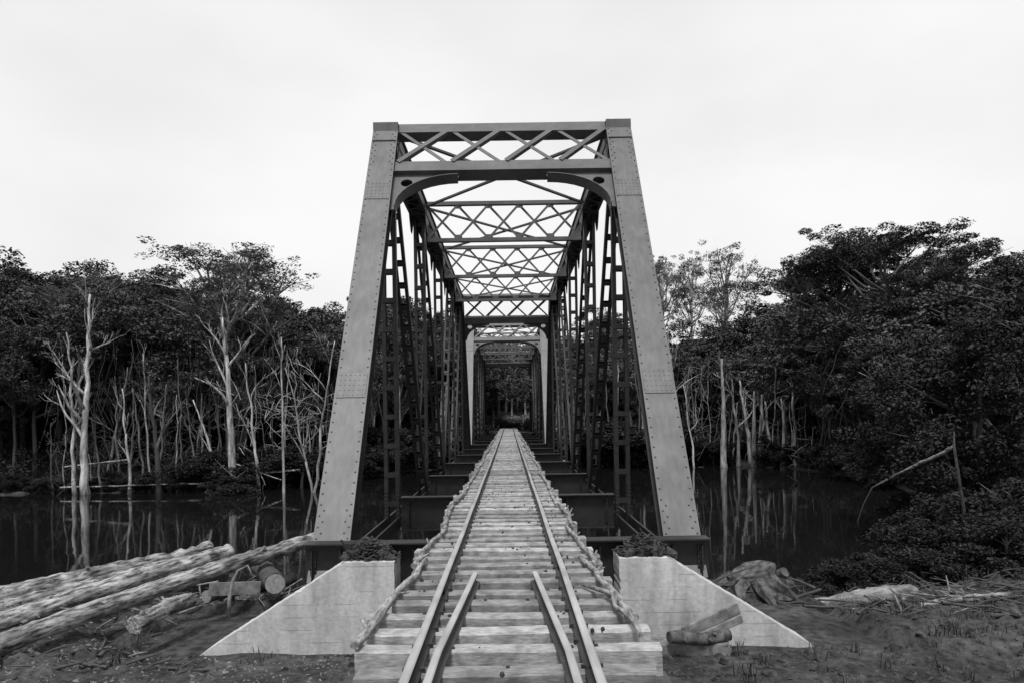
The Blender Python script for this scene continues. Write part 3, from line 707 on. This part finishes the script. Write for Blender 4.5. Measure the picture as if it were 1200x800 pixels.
# ------------------------------------------------------------------ vegetation
def leaves(centres, size, seed, up=.5):
    r = np.random.RandomState(seed); n = len(centres)
    nrm = r.normal(size=(n, 3)); nrm[:, 2] = np.abs(nrm[:, 2]) + up; nrm /= np.linalg.norm(nrm, axis=1)[:, None]
    a = r.normal(size=(n, 3)); a -= nrm * (a * nrm).sum(1)[:, None]; a /= np.linalg.norm(a, axis=1)[:, None]; b = np.cross(nrm, a)
    s = (size * r.choice([.7, 1, 1.5], n, p=[.45, .4, .15]) * r.uniform(.7, 1.3, n))[:, None]; w = s * r.uniform(.35, .6, n)[:, None]
    bend = nrm * s * .12
    v = np.stack([centres - a * s * .6 - bend, centres + b * w * .6 + bend, centres + a * s * .6 - bend, centres - b * w * .6 + bend], 1).reshape(-1, 3)
    return v, np.arange(4 * n).reshape(n, 4)
def clumps(cl, rad, per, seed, flat=.55):
    r = np.random.RandomState(seed); n = len(cl)
    d = r.normal(size=(n, per, 3)); d /= np.linalg.norm(d, axis=2)[..., None]; d *= r.uniform(.25, 1, (n, per, 1)) ** .5
    d[..., 2] *= flat
    return (cl[:, None] + d * rad[:, None, None]).reshape(-1, 3)
def crown_proto(kind, seed):
    """a crown about 6 m high, base at z=0; returns (crown mesh, branches mesh)"""
    r = np.random.RandomState(seed)
    if kind == 'dense': nl, nc, per, size, H, Rr, rad, lr = 17, 13, 215, .092, 6.0, 2.4, (.25, .6), 1.05
    elif kind == 'umbrella': nl, nc, per, size, H, Rr, rad, lr = 18, 12, 185, .088, 4.5, 3.7, (.22, .55), 1.05
    elif kind == 'sparse': nl, nc, per, size, H, Rr, rad, lr = 22, 10, 58, .085, 6.0, 2.5, (.18, .45), 1.0
    else: nl, nc, per, size, H, Rr, rad, lr = 11, 12, 150, .075, 2.2, 1.2, (.16, .36), .5           # bush
    lobes = []
    while len(lobes) < nl:
        p = r.uniform(-1, 1, 3); rr = np.linalg.norm(p)
        if rr > 1 or (rr < .5 and kind != 'bush'): continue
        if kind == 'umbrella' and p[2] < -.15 + .55 * (1 - np.hypot(p[0], p[1])): continue
        c_ = np.array((p[0] * Rr, p[1] * Rr, H / 2 + p[2] * H / 2 * .9))
        if any(np.linalg.norm(c_ - o_) < lr * .7 for o_ in lobes) and r.rand() < .8: continue
        lobes.append(c_)
    cl = []
    for c_ in lobes:
        d_ = r.normal(size=(nc, 3)); d_ /= np.linalg.norm(d_, axis=1)[:, None]; d_ *= r.uniform(.2, 1.35, (nc, 1)); d_[:, 2] *= .75
        cl.append(c_ + d_ * lr * r.uniform(.7, 1.25))
    cl = np.concatenate(cl); rd = r.uniform(*rad, len(cl))
    cen = clumps(cl, rd, per, seed + 1, .95 if kind == 'bush' else .6)
    if kind == 'bush': cen[:, 2] = np.abs(cen[:, 2]) + .02
    v, f = leaves(cen, size, seed + 2, .1 if kind == 'bush' else .4)
    me = np_mesh('crown', v, f, M['sparse'] if kind == 'sparse' else M['bush'] if kind == 'bush' else M['leaf'])
    mb = MB(); q = random.Random(seed)
    for c in lobes:
        if kind == 'dense' and q.random() < .6: continue
        c = Vector(c); st_ = Vector((0, 0, max(-.6, min(H * .62, c.z * .8 - 1.3 + q.uniform(-.5, .3))))); m1 = st_.lerp(c, .3) + Vector((q.uniform(-.2, .2), q.uniform(-.2, .2), -.25)); m2 = st_.lerp(c, .7) + Vector((q.uniform(-.2, .2), q.uniform(-.2, .2), q.uniform(-.1, .2)))
        mb.tube([st_, m1, m2, c], [.07, .055, .035, .012], 6, cap=False)
        for _ in range(5 if kind != 'dense' else 2):
            e_ = c + Vector((q.uniform(-1, 1), q.uniform(-1, 1), q.uniform(-.3, .8))) * lr * .9
            mb.tube([m2, m2.lerp(e_, .5) + Vector((q.uniform(-.15, .15), q.uniform(-.15, .15), .1)), e_], [.028, .018, .006], 4, cap=False)
    if not mb.v: mb.tube([(0, 0, 0), (0, 0, 1)], [.05, .03], 5)
    br = mb.mesh('branches', M['pale'] if kind == 'sparse' else M['trunk'], True)
    return me, br
PROTO = {k: [crown_proto(k, s0 + i * 10) for i in range(c)] for k, c, s0 in (('dense', 4, 100), ('umbrella', 3, 200), ('sparse', 3, 300), ('bush', 4, 400))}

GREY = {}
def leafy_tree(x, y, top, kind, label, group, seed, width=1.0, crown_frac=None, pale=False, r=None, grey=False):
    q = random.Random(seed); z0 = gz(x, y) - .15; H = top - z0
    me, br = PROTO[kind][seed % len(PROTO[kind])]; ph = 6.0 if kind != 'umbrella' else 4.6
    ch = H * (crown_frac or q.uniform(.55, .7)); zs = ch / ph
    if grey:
        mk = grey if isinstance(grey, str) else 'hazebush'
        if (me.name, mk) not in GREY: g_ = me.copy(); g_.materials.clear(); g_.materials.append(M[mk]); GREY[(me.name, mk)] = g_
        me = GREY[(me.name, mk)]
    t = empty('forest_tree', (x, y, z0)); tag(t, label, 'tree', group)
    c = link('crown', me, t, (0, 0, H - ch)); sc = zs * width * q.uniform(.9, 1.15); c.scale = (sc, sc * q.uniform(.9, 1.1), zs * .97); c.rotation_euler.z = q.uniform(0, 6.28)
    b = link('branches', br, t, (0, 0, H - ch)); b.scale = c.scale; b.rotation_euler = c.rotation_euler; stuff(b)
    hh = H - ch * .35; rr = r or H * q.uniform(.011, .016); mb = MB(); pts = []; rad = []; ox = oy = 0
    for i in range(10):
        pts.append((ox, oy, hh * i / 9)); f_ = i / 9; ox += q.uniform(-.08, .08); oy += q.uniform(-.08, .08)
        ox *= (1 - f_ * .4); oy *= (1 - f_ * .4); rad.append(rr * ((1.5 if i == 0 else 1.15 if i == 1 else 1) - .55 * f_))
    mb.tube(pts, rad, 9, jit=.06, rng=q).build('trunk', M['pale' if pale else 'trunk'], t, True)
    return t
def bare_tree(a, b, r0, seed, label, group=None, forks=5, spread=.45, m='pale', name='dead_tree', kink=.12, flen=.35, start=.4, cat='tree'):
    """a leafless trunk from a to b with crooked limbs"""
    q = random.Random(seed); a, b = Vector(a), Vector(b); d = b - a; L_ = d.length; mb = MB(); n = 14; pts = []; o = Vector((0, 0, 0))
    t = empty(name, a); tag(t, label, cat, group)
    for i in range(n + 1):
        pts.append(d * (i / n) + o); o = o * .8 + Vector((q.uniform(-1, 1), q.uniform(-1, 1), 0)) * kink * L_ / n * 1.2
    rad = [r0 * ((1.45 if i == 0 else 1.12 if i == 1 else 1) - .72 * i / n) * q.uniform(.93, 1.08) for i in range(n + 1)]
    MB().tube(pts, rad, 9, jit=.07, rng=q).build('trunk', M[m], t, True)
    for k in range(forks):
        i = int(n * (start + (.97 - start) * (k + q.random()) / forks)); i = min(i, n - 1); p = pts[i]; an = q.uniform(0, 6.28)
        l = L_ * flen * q.uniform(.6, 1.2) * (1.15 - i / n * .5); v = Vector((math.cos(an) * spread, math.sin(an) * spread * .6, 1)).normalized()
        bp = [p]; br_ = [rad[i] * .6]
        for j in range(6):
            v = (v + Vector((q.uniform(-.35, .35), q.uniform(-.35, .35), q.uniform(-.2, .3)))).normalized(); bp.append(bp[-1] + v * l / 6); br_.append(rad[i] * .6 * (1 - .15 * j))
        bm_ = MB().tube(bp, br_, 6, cap=True)
        for j in (2, 3, 4, 5):
            if q.random() < .75:
                v2 = (v + Vector((q.uniform(-1, 1), q.uniform(-1, 1), q.uniform(-.1, .7)))).normalized(); m1 = bp[j] + v2 * l * .16; m2 = m1 + (v2 + Vector((q.uniform(-.5, .5), 0, q.uniform(0, .6)))).normalized() * l * .16
                bm_.tube([bp[j], m1, m2], [br_[j] * .55, br_[j] * .4, .012], 5)
                for _ in range(2):
                    v3 = (v2 + Vector((q.uniform(-.9, .9), q.uniform(-.9, .9), q.uniform(-.3, .8)))).normalized(); bm_.tube([m1, m1 + v3 * l * .1, m1 + (v3 + Vector((0, 0, q.uniform(-.4, .6)))).normalized() * l * .2], [br_[j] * .3, br_[j] * .2, .006], 4, cap=False)
        bm_.build('limb', M[m], t, True)
    return t
def wpx(px, Y): return at(px, 487, Y).x
def topz(py, Y): return CAM.z + (VY - py) * Y / F
def base(px, Y): x = wpx(px, Y); return Vector((x, Y, gz(x, Y) - .1))

# skyline of the two tree lines, measured from the photograph: (pixel x, pixel y of the tops)
SKY_L = [(-60, 286), (40, 288), (75, 294), (130, 308), (180, 312), (230, 325), (270, 330), (310, 345), (335, 385), (352, 362), (380, 356), (405, 338), (440, 330), (480, 338), (520, 372), (550, 392)]
SKY_R = [(645, 400), (680, 385), (705, 358), (735, 362), (770, 392), (800, 408), (830, 398), (870, 370), (900, 362), (935, 345), (970, 335), (1010, 325), (1060, 318), (1108, 312), (1160, 306), (1260, 300)]
def interp(tb, x): return float(np.interp(x, [a for a, b in tb], [b for a, b in tb]))
GL, GRR, GF = 'forest trees on the left bank', 'forest trees on the right bank', 'forest trees beyond the far end of the bridge'
q = random.Random(21)
def row(tb, x0, x1, step, Y, dy, drop, kinds, label, group, seed, wid=1.0, cf=None, grey=False):
    px = x0; i = 0
    while px < x1:
        p = px + q.uniform(-.35, .35) * step; Yt = Y(p) if callable(Y) else Y; Yt += q.uniform(-dy, dy); x = wpx(p, Yt)
        if shore_dist([x], [Yt])[0] > .8:
            kd = kinds[q.randrange(len(kinds))]; look = {'dense': 'dense-crowned', 'umbrella': 'flat-crowned', 'sparse': 'thin-leaved'}[kd]; leafy_tree(x, Yt, topz(interp(tb, p) + drop + q.uniform(-2, 18), Yt), kd, look + ' ' + label, look + ' ' + group, seed + i, wid, cf, grey=grey)
        px += step; i += 1
shl = lambda p: float(np.interp(p, [-60, 300, 380, 440, 560], [53, 54, 58, 67, 80]))
shr = lambda p: float(np.interp(p, [640, 740, 880, 935, 1000, 1100, 1260], [82, 74, 77, 68, 58, 49, 42]))
row(SKY_L, -60, 560, 30, lambda p: shl(p) + 14, 3, 0, ['dense', 'dense', 'umbrella'], 'tree at the back of the left bank forest', 'trees at the back of the left bank forest', 1000, 1.15, .75)
row(SKY_L, -50, 560, 36, lambda p: shl(p) + 6, 2, 26, ['dense', 'umbrella'], 'tree midway into the left bank forest', 'trees midway into the left bank forest', 1100, 1.1, .7)
row(SKY_L, -40, 480, 46, lambda p: shl(p) + 1, 1.5, 75, ['dense', 'umbrella', 'sparse'], 'tree at the front of the left bank forest by the water', 'trees at the front of the left bank forest', 1200, 1.0, .6)
row(SKY_L, -80, 560, 26, lambda p: shl(p) + 24, 3, 22, ['dense'], 'tree hidden deep in the left bank forest', 'trees deep in the left bank forest', 1800, 1.5, .97)
row(SKY_R, 650, 1260, 30, lambda p: shr(p) + 24, 3, 22, ['dense'], 'tree hidden deep in the right bank forest', 'trees deep in the right bank forest', 1900, 1.5, .97)
row(SKY_R, 650, 1260, 30, lambda p: shr(p) + 14, 3, 0, ['dense', 'dense', 'umbrella'], 'tree at the back of the right bank forest', 'trees at the back of the right bank forest', 1300, 1.2, .78)
row(SKY_R, 660, 1260, 36, lambda p: shr(p) + 6, 2, 26, ['dense', 'umbrella'], 'tree midway into the right bank forest', 'trees midway into the right bank forest', 1400, 1.2, .75)
row(SKY_R, 700, 1260, 40, lambda p: shr(p) + .5, 1.5, 80, ['dense', 'umbrella'], 'tree at the front of the right bank forest by the water', 'trees at the front of the right bank forest', 1500, 1.1, .75)
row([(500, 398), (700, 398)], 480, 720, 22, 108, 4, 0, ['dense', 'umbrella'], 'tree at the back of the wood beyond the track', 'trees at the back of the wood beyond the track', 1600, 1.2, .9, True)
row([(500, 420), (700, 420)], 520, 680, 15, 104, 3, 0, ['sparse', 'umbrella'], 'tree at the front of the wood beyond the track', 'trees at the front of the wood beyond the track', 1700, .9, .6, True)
# emergent crowns that stand above the skyline
def big(px, py, Y, kind, label, seed, w_=1.0, cf=.45, pale=False, r=None, grey=False):
    x = wpx(px, Y); return leafy_tree(x, Y, topz(py, Y), kind, label, None, seed, w_, cf, pale, r, grey)
big(268, 266, 54, 'sparse', 'tall open-crowned tree with pale forked trunk rising above the left bank forest', 2001, 1.35, .5, True, .30)
big(285, 290, 56, 'sparse', 'open leafy tree standing just behind the tall pale-trunked one on the left', 2003, 1.4, .55)
big(185, 298, 66, 'dense', 'rounded dark crown showing above the left forest between two taller trees', 2004, 1.0, .5)
big(100, 296, 60, 'sparse', 'thin-leaved tree at the left end of the skyline', 2005, 1.2, .45)
big(1040, 270, 57, 'umbrella', 'broad umbrella crown highest on the right bank skyline', 2006, 1.25, .38)
big(985, 286, 62, 'umbrella', 'flat-topped open tree left of the highest right bank crown', 2007, 1.15, .4)
big(1105, 296, 54, 'dense', 'dense tree right of the highest right bank crown', 2010, 1.1, .45)
big(940, 305, 70, 'sparse', 'wispy tree on the right skyline where the tall crowns begin', 2011, 1.0, .4)
big(1150, 372, 25, 'dense', 'dark low-branched tree on the near right bank by the picture edge', 2014, 1.0, .93, grey='bush')
big(1090, 420, 29, 'dense', 'black bushy tree on the near right bank left of the low-branched one', 2017, 1.0, .93, grey='bush')
big(1215, 350, 27, 'umbrella', 'dark spreading tree at the extreme right of the near bank', 2018, 1.0, .8, grey='bush')
big(778, 288, 92, 'sparse', 'thin tall tree with tufted top close to the right end post', 2008, .8, .40, True)
big(812, 300, 95, 'sparse', 'spindly tree showing sky through it, right of the tufted one', 2012, .75, .42, True)
big(853, 290, 88, 'sparse', 'upright feathery tree standing alone above the right bank gap', 2009, .85, .5, True)

# bare pale trunks: left bank
B = 'bare trunks on the left bank'
def bare(px0, py0, px1, py1, Y, w_px, seed, label, group=B, **k):
    a = base(px0, Y); b = at(px1, py1, Y); return bare_tree(a, b, w_px * Y / F / 2, seed, label, group, **k)
bare(100, 570, 108, 345, 48.3, 9, 31, 'pale many-limbed dead tree nearest the left edge', forks=9, start=.25, spread=.8, flen=.30)
bare(88, 570, 80, 390, 48.6, 5, 32, 'thin pale trunk just left of the many-limbed dead tree', forks=4)
bare(186, 566, 172, 440, 48.8, 8, 33, 'grey trunk leaning left, second stout one from the left edge', forks=3, m='trunk')
bare(151, 566, 143, 455, 48.7, 4, 34, 'slim crooked stem between the two stout trunks on the left', forks=3)
bare(272, 562, 262, 372, 49, 10, 35, 'stoutest bright pale trunk of the left bank, forked at mid height', forks=6, start=.55, spread=.5, flen=.35, kink=.06)
bare(262, 560, 226, 468, 49.6, 4, 36, 'thin pale stem leaning left against the stoutest trunk', forks=1)
bare(303, 560, 286, 425, 49.3, 4.5, 37, 'slender pale trunk just right of the stoutest one', forks=3)
bare(331, 577, 330, 395, 47, 4, 38, 'straight thin pale pole tree between the stoutest trunk and end post', forks=3, kink=.04, start=.7)
bare(372, 573, 338, 430, 47.5, 3.5, 39, 'bare stem leaning left near the left end post', forks=4)
bare(366, 578, 388, 400, 47.3, 4, 40, 'white stem arching up beside the left end post', forks=3, start=.6)
bare(352, 566, 362, 480, 51, 3, 41, 'short bare sapling in the brush left of the end post', forks=4)
bare(225, 565, 240, 470, 52, 3, 42, 'thin dead sapling in the dark between the stout trunks', forks=3)
bare(125, 566, 150, 430, 53, 3.5, 43, 'crooked thin stem with sideways limbs behind the dead tree at left', forks=6, spread=1.3)
bare(436, 560, 440, 420, 66, 4, 44, 'pale trunk seen between the left end post and first vertical post', forks=2, kink=.04)
B2 = 'bare trunks on the right bank'
bare(848, 547, 846, 420, 64, 8, 51, 'thick straight pale snag, leftmost of the right bank snags', B2, forks=1, kink=.04)
bare(864, 547, 856, 440, 64.5, 5, 52, 'crooked pale stem next to the thick straight snag', B2, forks=3)
bare(880, 546, 866, 445, 64.6, 6, 53, 'pale stem leaning left in the group of snags', B2, forks=2)
bare(882, 546, 884, 458, 64, 7, 54, 'bright upright snag in the middle of the right bank group', B2, forks=1, kink=.04)
bare(889, 546, 893, 462, 64.3, 6, 55, 'upright snag just right of the bright middle one', B2, forks=1, kink=.04)
bare(903, 546, 897, 470, 64.8, 5, 56, 'short thin snag at the right of the snag group', B2, forks=1)
bare(917, 548, 916, 465, 62, 5.5, 57, 'short stub snag standing apart on the right bank', B2, forks=1)
bare(931, 552, 929, 458, 62, 6, 58, 'broken-topped pale snag farthest right of the snags', B2, forks=1)
bare(800, 552, 780, 385, 63, 4, 59, 'tall slender white trunk close beside the right end post', B2, forks=4, kink=.06, start=.6)
bare(815, 550, 803, 450, 63.5, 3, 60, 'thin leaning stem right of the slender white trunk', B2, forks=3)
bare(975, 545, 968, 455, 57, 3, 61, 'thin stem with a bent limb in the dark right forest', B2, forks=2, m='trunk')
bare(1052, 470, 1050, 385, 50.5, 4, 62, 'short pale forked snag high in the dark right forest', B2, forks=2)
bare(756, 556, 752, 420, 66, 4, 63, 'pale stem seen between the right end post and first vertical post', B2, forks=2)
q = random.Random(91)
def thin_trunks(n, x0, x1, Yf, ytop, label, group, seed, wpx_=(1.6, 3.4), mats=('trunk', 'pale', 'trunk')):
    for i in range(n):
        px = x0 + (x1 - x0) * (i + q.random()) / n; Y = Yf(px) + q.uniform(-1.0, 3.5); k = 0; x = wpx(px, Y)
        while shore_dist([x], [Y])[0] < -.3 and k < 40: Y += .5; x = wpx(px, Y); k += 1
        bare_tree(base(px, Y), at(px + q.gauss(0, 8), q.uniform(*ytop), Y), q.uniform(*wpx_) * Y / F / 2, seed + i, label, group, forks=q.randrange(1, 4), kink=.14, spread=.35, flen=.22, start=.5, m=mats[i % 3], name='slender_tree')
thin_trunks(34, 60, 425, lambda p: shl(p) - 5.2, (395, 500), 'one of many slender bare trunks crowding the left waterline', 'slender trunks on the left bank', 3000)
thin_trunks(12, 425, 560, lambda p: shl(p) - 5.5, (400, 480), 'slender bare trunk on the far bank seen between the left truss members', 'slender trunks behind the left truss', 3100)
thin_trunks(12, 640, 780, lambda p: shr(p) - 10, (400, 480), 'slender bare trunk on the far bank seen between the right truss members', 'slender trunks behind the right truss', 3200)
thin_trunks(24, 785, 960, lambda p: shr(p) - 11, (425, 500), 'one of many slender bare trunks beside the right bank snags', 'slender trunks on the right bank', 3300)
thin_trunks(8, 960, 1190, lambda p: shr(p) - 5, (420, 500), 'faint slender trunk in the dark of the right forest', 'slender trunks in the right forest', 3400, (1.5, 3), ('trunk', 'trunk', 'pale'))
def tangle(n, x0, x1, Yf, ylo, yhi, seed, label, name, hang=False, m='pale'):
    q = random.Random(seed); mb = MB()
    for _ in range(n):
        px = q.uniform(x0, x1); Y = Yf(px) + q.uniform(-1.5, 2); p = at(px, q.uniform(yhi, ylo), Y); r_ = q.uniform(.010, .026)
        v = Vector((q.uniform(-.3, .3), 0, -1)) if hang else Vector((q.gauss(0, .8), q.uniform(-.4, .4), q.uniform(-.5, 1))).normalized()
        l = q.uniform(1.5, 5) if hang else q.uniform(.5, 2.0); pts = [p]
        for _ in range(4):
            v = (v + Vector((q.uniform(-.25, .25), q.uniform(-.2, .2), q.uniform(-.15, .1) if hang else q.uniform(-.4, .3)))).normalized(); pts.append(pts[-1] + v * l / 4)
        pts = [Vector((p_.x, p_.y, max(p_.z, ZW - .05))) for p_ in pts]
        mb.tube(pts, [r_, r_ * .9, r_ * .8, r_ * .6, r_ * .3], 4, cap=False)
    o = mb.build(name, M[m], None, True); tag(o, label, 'twigs' if not hang else 'vines', kind='stuff')
tangle(230, 270, 425, lambda p: shl(p) - 4.5, 572, 455, 11, 'tangle of pale dead twigs in the brush left of the end post', 'dead_twigs')
tangle(240, 60, 250, lambda p: shl(p) - 4, 570, 500, 12, 'scattered dead twigs at the foot of the left bank forest', 'dead_twigs', m='trunk')
tangle(150, 785, 940, lambda p: shr(p) - 10, 548, 450, 13, 'tangle of dead twigs round the right bank snags', 'dead_twigs')
tangle(160, 60, 425, lambda p: shl(p) - 3, 470, 380, 14, 'thin vines hanging from the left bank forest', 'hanging_vines', True, 'trunk')
tangle(140, 790, 1100, lambda p: shr(p) - 6, 480, 400, 15, 'thin vines hanging from the right bank forest', 'hanging_vines', True, 'trunk')
# pale trunks closing the view beyond the track
fx = [(578, 452), (583.5, 440), (593, 428), (606, 436), (611, 430), (621, 440), (632, 446), (569, 440), (588, 445), (600, 425), (616, 450), (627, 432), (574, 430), (639, 436)]
for i, (px, py) in enumerate(fx):
    Yt = 92.5 + (i * 37 % 9) * .7; bare_tree(base(px, Yt), at(px + (i * 13 % 5) - 2, py - 25, Yt), .13 + .05 * (i % 3), 600 + i, 'pale trunk seen through the far portal beyond the end of the track', 'pale trunks beyond the track', forks=2, kink=.04, name='pale_tree')
# drift logs and fallen stems along the far waterline
DW = 'fallen stems along the left waterline'
for i, (a, b, Y, r_, lb) in enumerate([((70, 571), (205, 567), 48.6, .06, 'long thin stem lying along the left waterline'), ((75, 547), (152, 538), 49.6, .05, 'thin stem hung level between trunks at the left edge'),
        ((200, 567), (262, 566), 48.8, .07, 'pale stem floating left of the stoutest trunk'), ((238, 560), (262, 545), 49, .05, 'slanting stick at the foot of the stoutest trunk'),
        ((285, 556), (352, 550), 49.6, .09, 'pale fallen trunk in the brush right of the stoutest trunk'), ((275, 543), (330, 562), 49.2, .05, 'thin dead branch slanting down to the waterline')]):
    o = crooked(at(*a, Y), at(*b, Y), r_, r_ * .7, 90 + i, amp=.08).build('driftwood', M['pale'], None, True); tag(o, lb, 'log', DW)
o = crooked(at(822, 547, 70.5), at(850, 551, 68), .1, .07, 99, amp=.05).build('driftwood', M['pale'], None, True); tag(o, 'pale fallen stem at the waterline under the right bank snags', 'log')

# shrubs
def shrub(x, y, h, wd, label, group, seed, pale=False):
    me, br = (PALEB if pale else PROTO['bush'])[seed % (2 if pale else 4)]; t = link('shrub', me, None, (x, y, gz(x, y) - .08)); s = h / 2.3; t.scale = (wd / 1.5, wd / 1.5, s); t.rotation_euler.z = seed * 1.7; tag(t, label, 'shrub', group)
    b = link('stems', br, t); stuff(b); return t
q = random.Random(33)
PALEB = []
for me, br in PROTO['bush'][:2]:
    me = me.copy(); me.materials.clear(); me.materials.append(M['hazebush']); PALEB.append((me, br))
def shrubs(x0, x1, step, Yf, h, label, group, seed, pale=False):
    px = x0; i = 0
    while px < x1:
        p = px + q.uniform(-.4, .4) * step; Y = (Yf(p) if callable(Yf) else Yf) + q.uniform(-1, 1); x = wpx(p, Y)
        k = 0
        while shore_dist([x], [Y])[0] < .3 and k < 30: Y += .5; x = wpx(p, Y); k += 1
        hh = h * q.uniform(.6, 1.3); shrub(x, Y, hh, hh * q.uniform(.8, 1.3), label, group, seed + i, pale); px += step; i += 1
SL, SR = 'shrubs along the left waterline', 'shrubs along the right waterline'
shrubs(-60, 240, 12, lambda p: 48.6, 1.2, 'low dark shrub at the foot of the left bank forest', SL, 1)
shrubs(240, 420, 11, lambda p: 48 + max(0, (p - 340) * .08), 2.4, 'leafy waterside shrub beneath the pale trunks left of the end post', 'waterside shrubs left of the end post', 20)
shrubs(420, 560, 11, lambda p: shl(p) - 4, 3.4, 'dark shrub on the far bank seen between the left truss members', 'shrubs behind the left truss', 40)
shrubs(640, 780, 11, lambda p: shr(p) - 8, 3.4, 'dark shrub on the far bank seen between the right truss members', 'shrubs behind the right truss', 60)
shrubs(780, 935, 13, lambda p: shr(p) - 8, 2.6, 'dark shrub at the foot of the right bank snags', SR, 80)
shrubs(940, 1250, 15, lambda p: shr(p) - 6, 2.2, 'dark shrub under the tall right bank forest', 'shrubs under the right bank forest', 100)
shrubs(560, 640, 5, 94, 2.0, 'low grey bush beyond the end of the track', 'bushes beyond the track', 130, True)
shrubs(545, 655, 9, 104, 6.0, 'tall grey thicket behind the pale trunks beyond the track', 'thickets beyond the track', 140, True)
p = base(268, 47.6); shrub(p.x, 48.6, 1.9, 2.3, 'round black bush overhanging the water in front of the stoutest trunk', None, 7)
NB = 'leafy bushes on the near right bank'
for i, (px, Y, h, w_, lb) in enumerate([(955, 16.5, .8, .9, 'low black bush nearest the water behind the fallen trunk'), (988, 17.4, 1.0, 1.1, 'broader black bush just right of the one nearest the water'), (1015, 16.8, .8, 1.0, 'low bush above the thick end of the fallen trunk'),
        (1045, 18.2, .9, 1.2, 'dark bush under the slanting bare branch'), (1070, 17, 1.0, 1.3, 'leafy bush right of the fallen trunk, in front of taller ones'), (1105, 16.5, 1.3, 1.5, 'leafy bush at the right, in front of the tall bank bushes'),
        (1150, 17, 1.6, 1.6, 'large bush second from the right edge on the near bank'), (1190, 16, 1.4, 1.5, 'large bush at the right edge of the near bank'), (1110, 19.5, 1.7, 1.8, 'tall dark bush behind the slanting bare branch'), (1165, 20, 2.2, 2.2, 'tallest dark bush of the near right bank')]):
    shrub(wpx(px, Y), Y, h, w_, lb, NB, 150 + i)
# undergrowth filling the dark under the canopy
r = np.random.RandomState(5); pts = []
xx = r.uniform(-60, 60, 16000); yy = r.uniform(17, 125, 16000); d = shore_dist(xx, yy); rat = xx / yy
lim = np.where((xx > 5) & (yy < 58), .3, 2.0)
k = (d > lim) & (d < 30) & (np.abs(rat) < .8) & ((yy > 44) | (xx > 18)) & ~((np.abs(xx) < 5) & (yy < 95))
xx, yy, d = xx[k], yy[k], d[k]; zz = ground(xx, yy) + r.uniform(.2, 1, len(xx)) * np.where(yy < 30, np.minimum(.5 + d * .3, 3), np.minimum(1.0 + d * .5, 9.5))
cl = np.stack([xx, yy, zz], 1); cen = clumps(cl, r.uniform(.4, .9, len(cl)), 70, 6, .6)
v, f = leaves(cen, .14, 9)
o = link('forest_undergrowth', np_mesh('forest_undergrowth', v, f, M['bush'])); tag(o, 'dark tangled undergrowth filling the forest behind the waterline', 'undergrowth', kind='stuff')
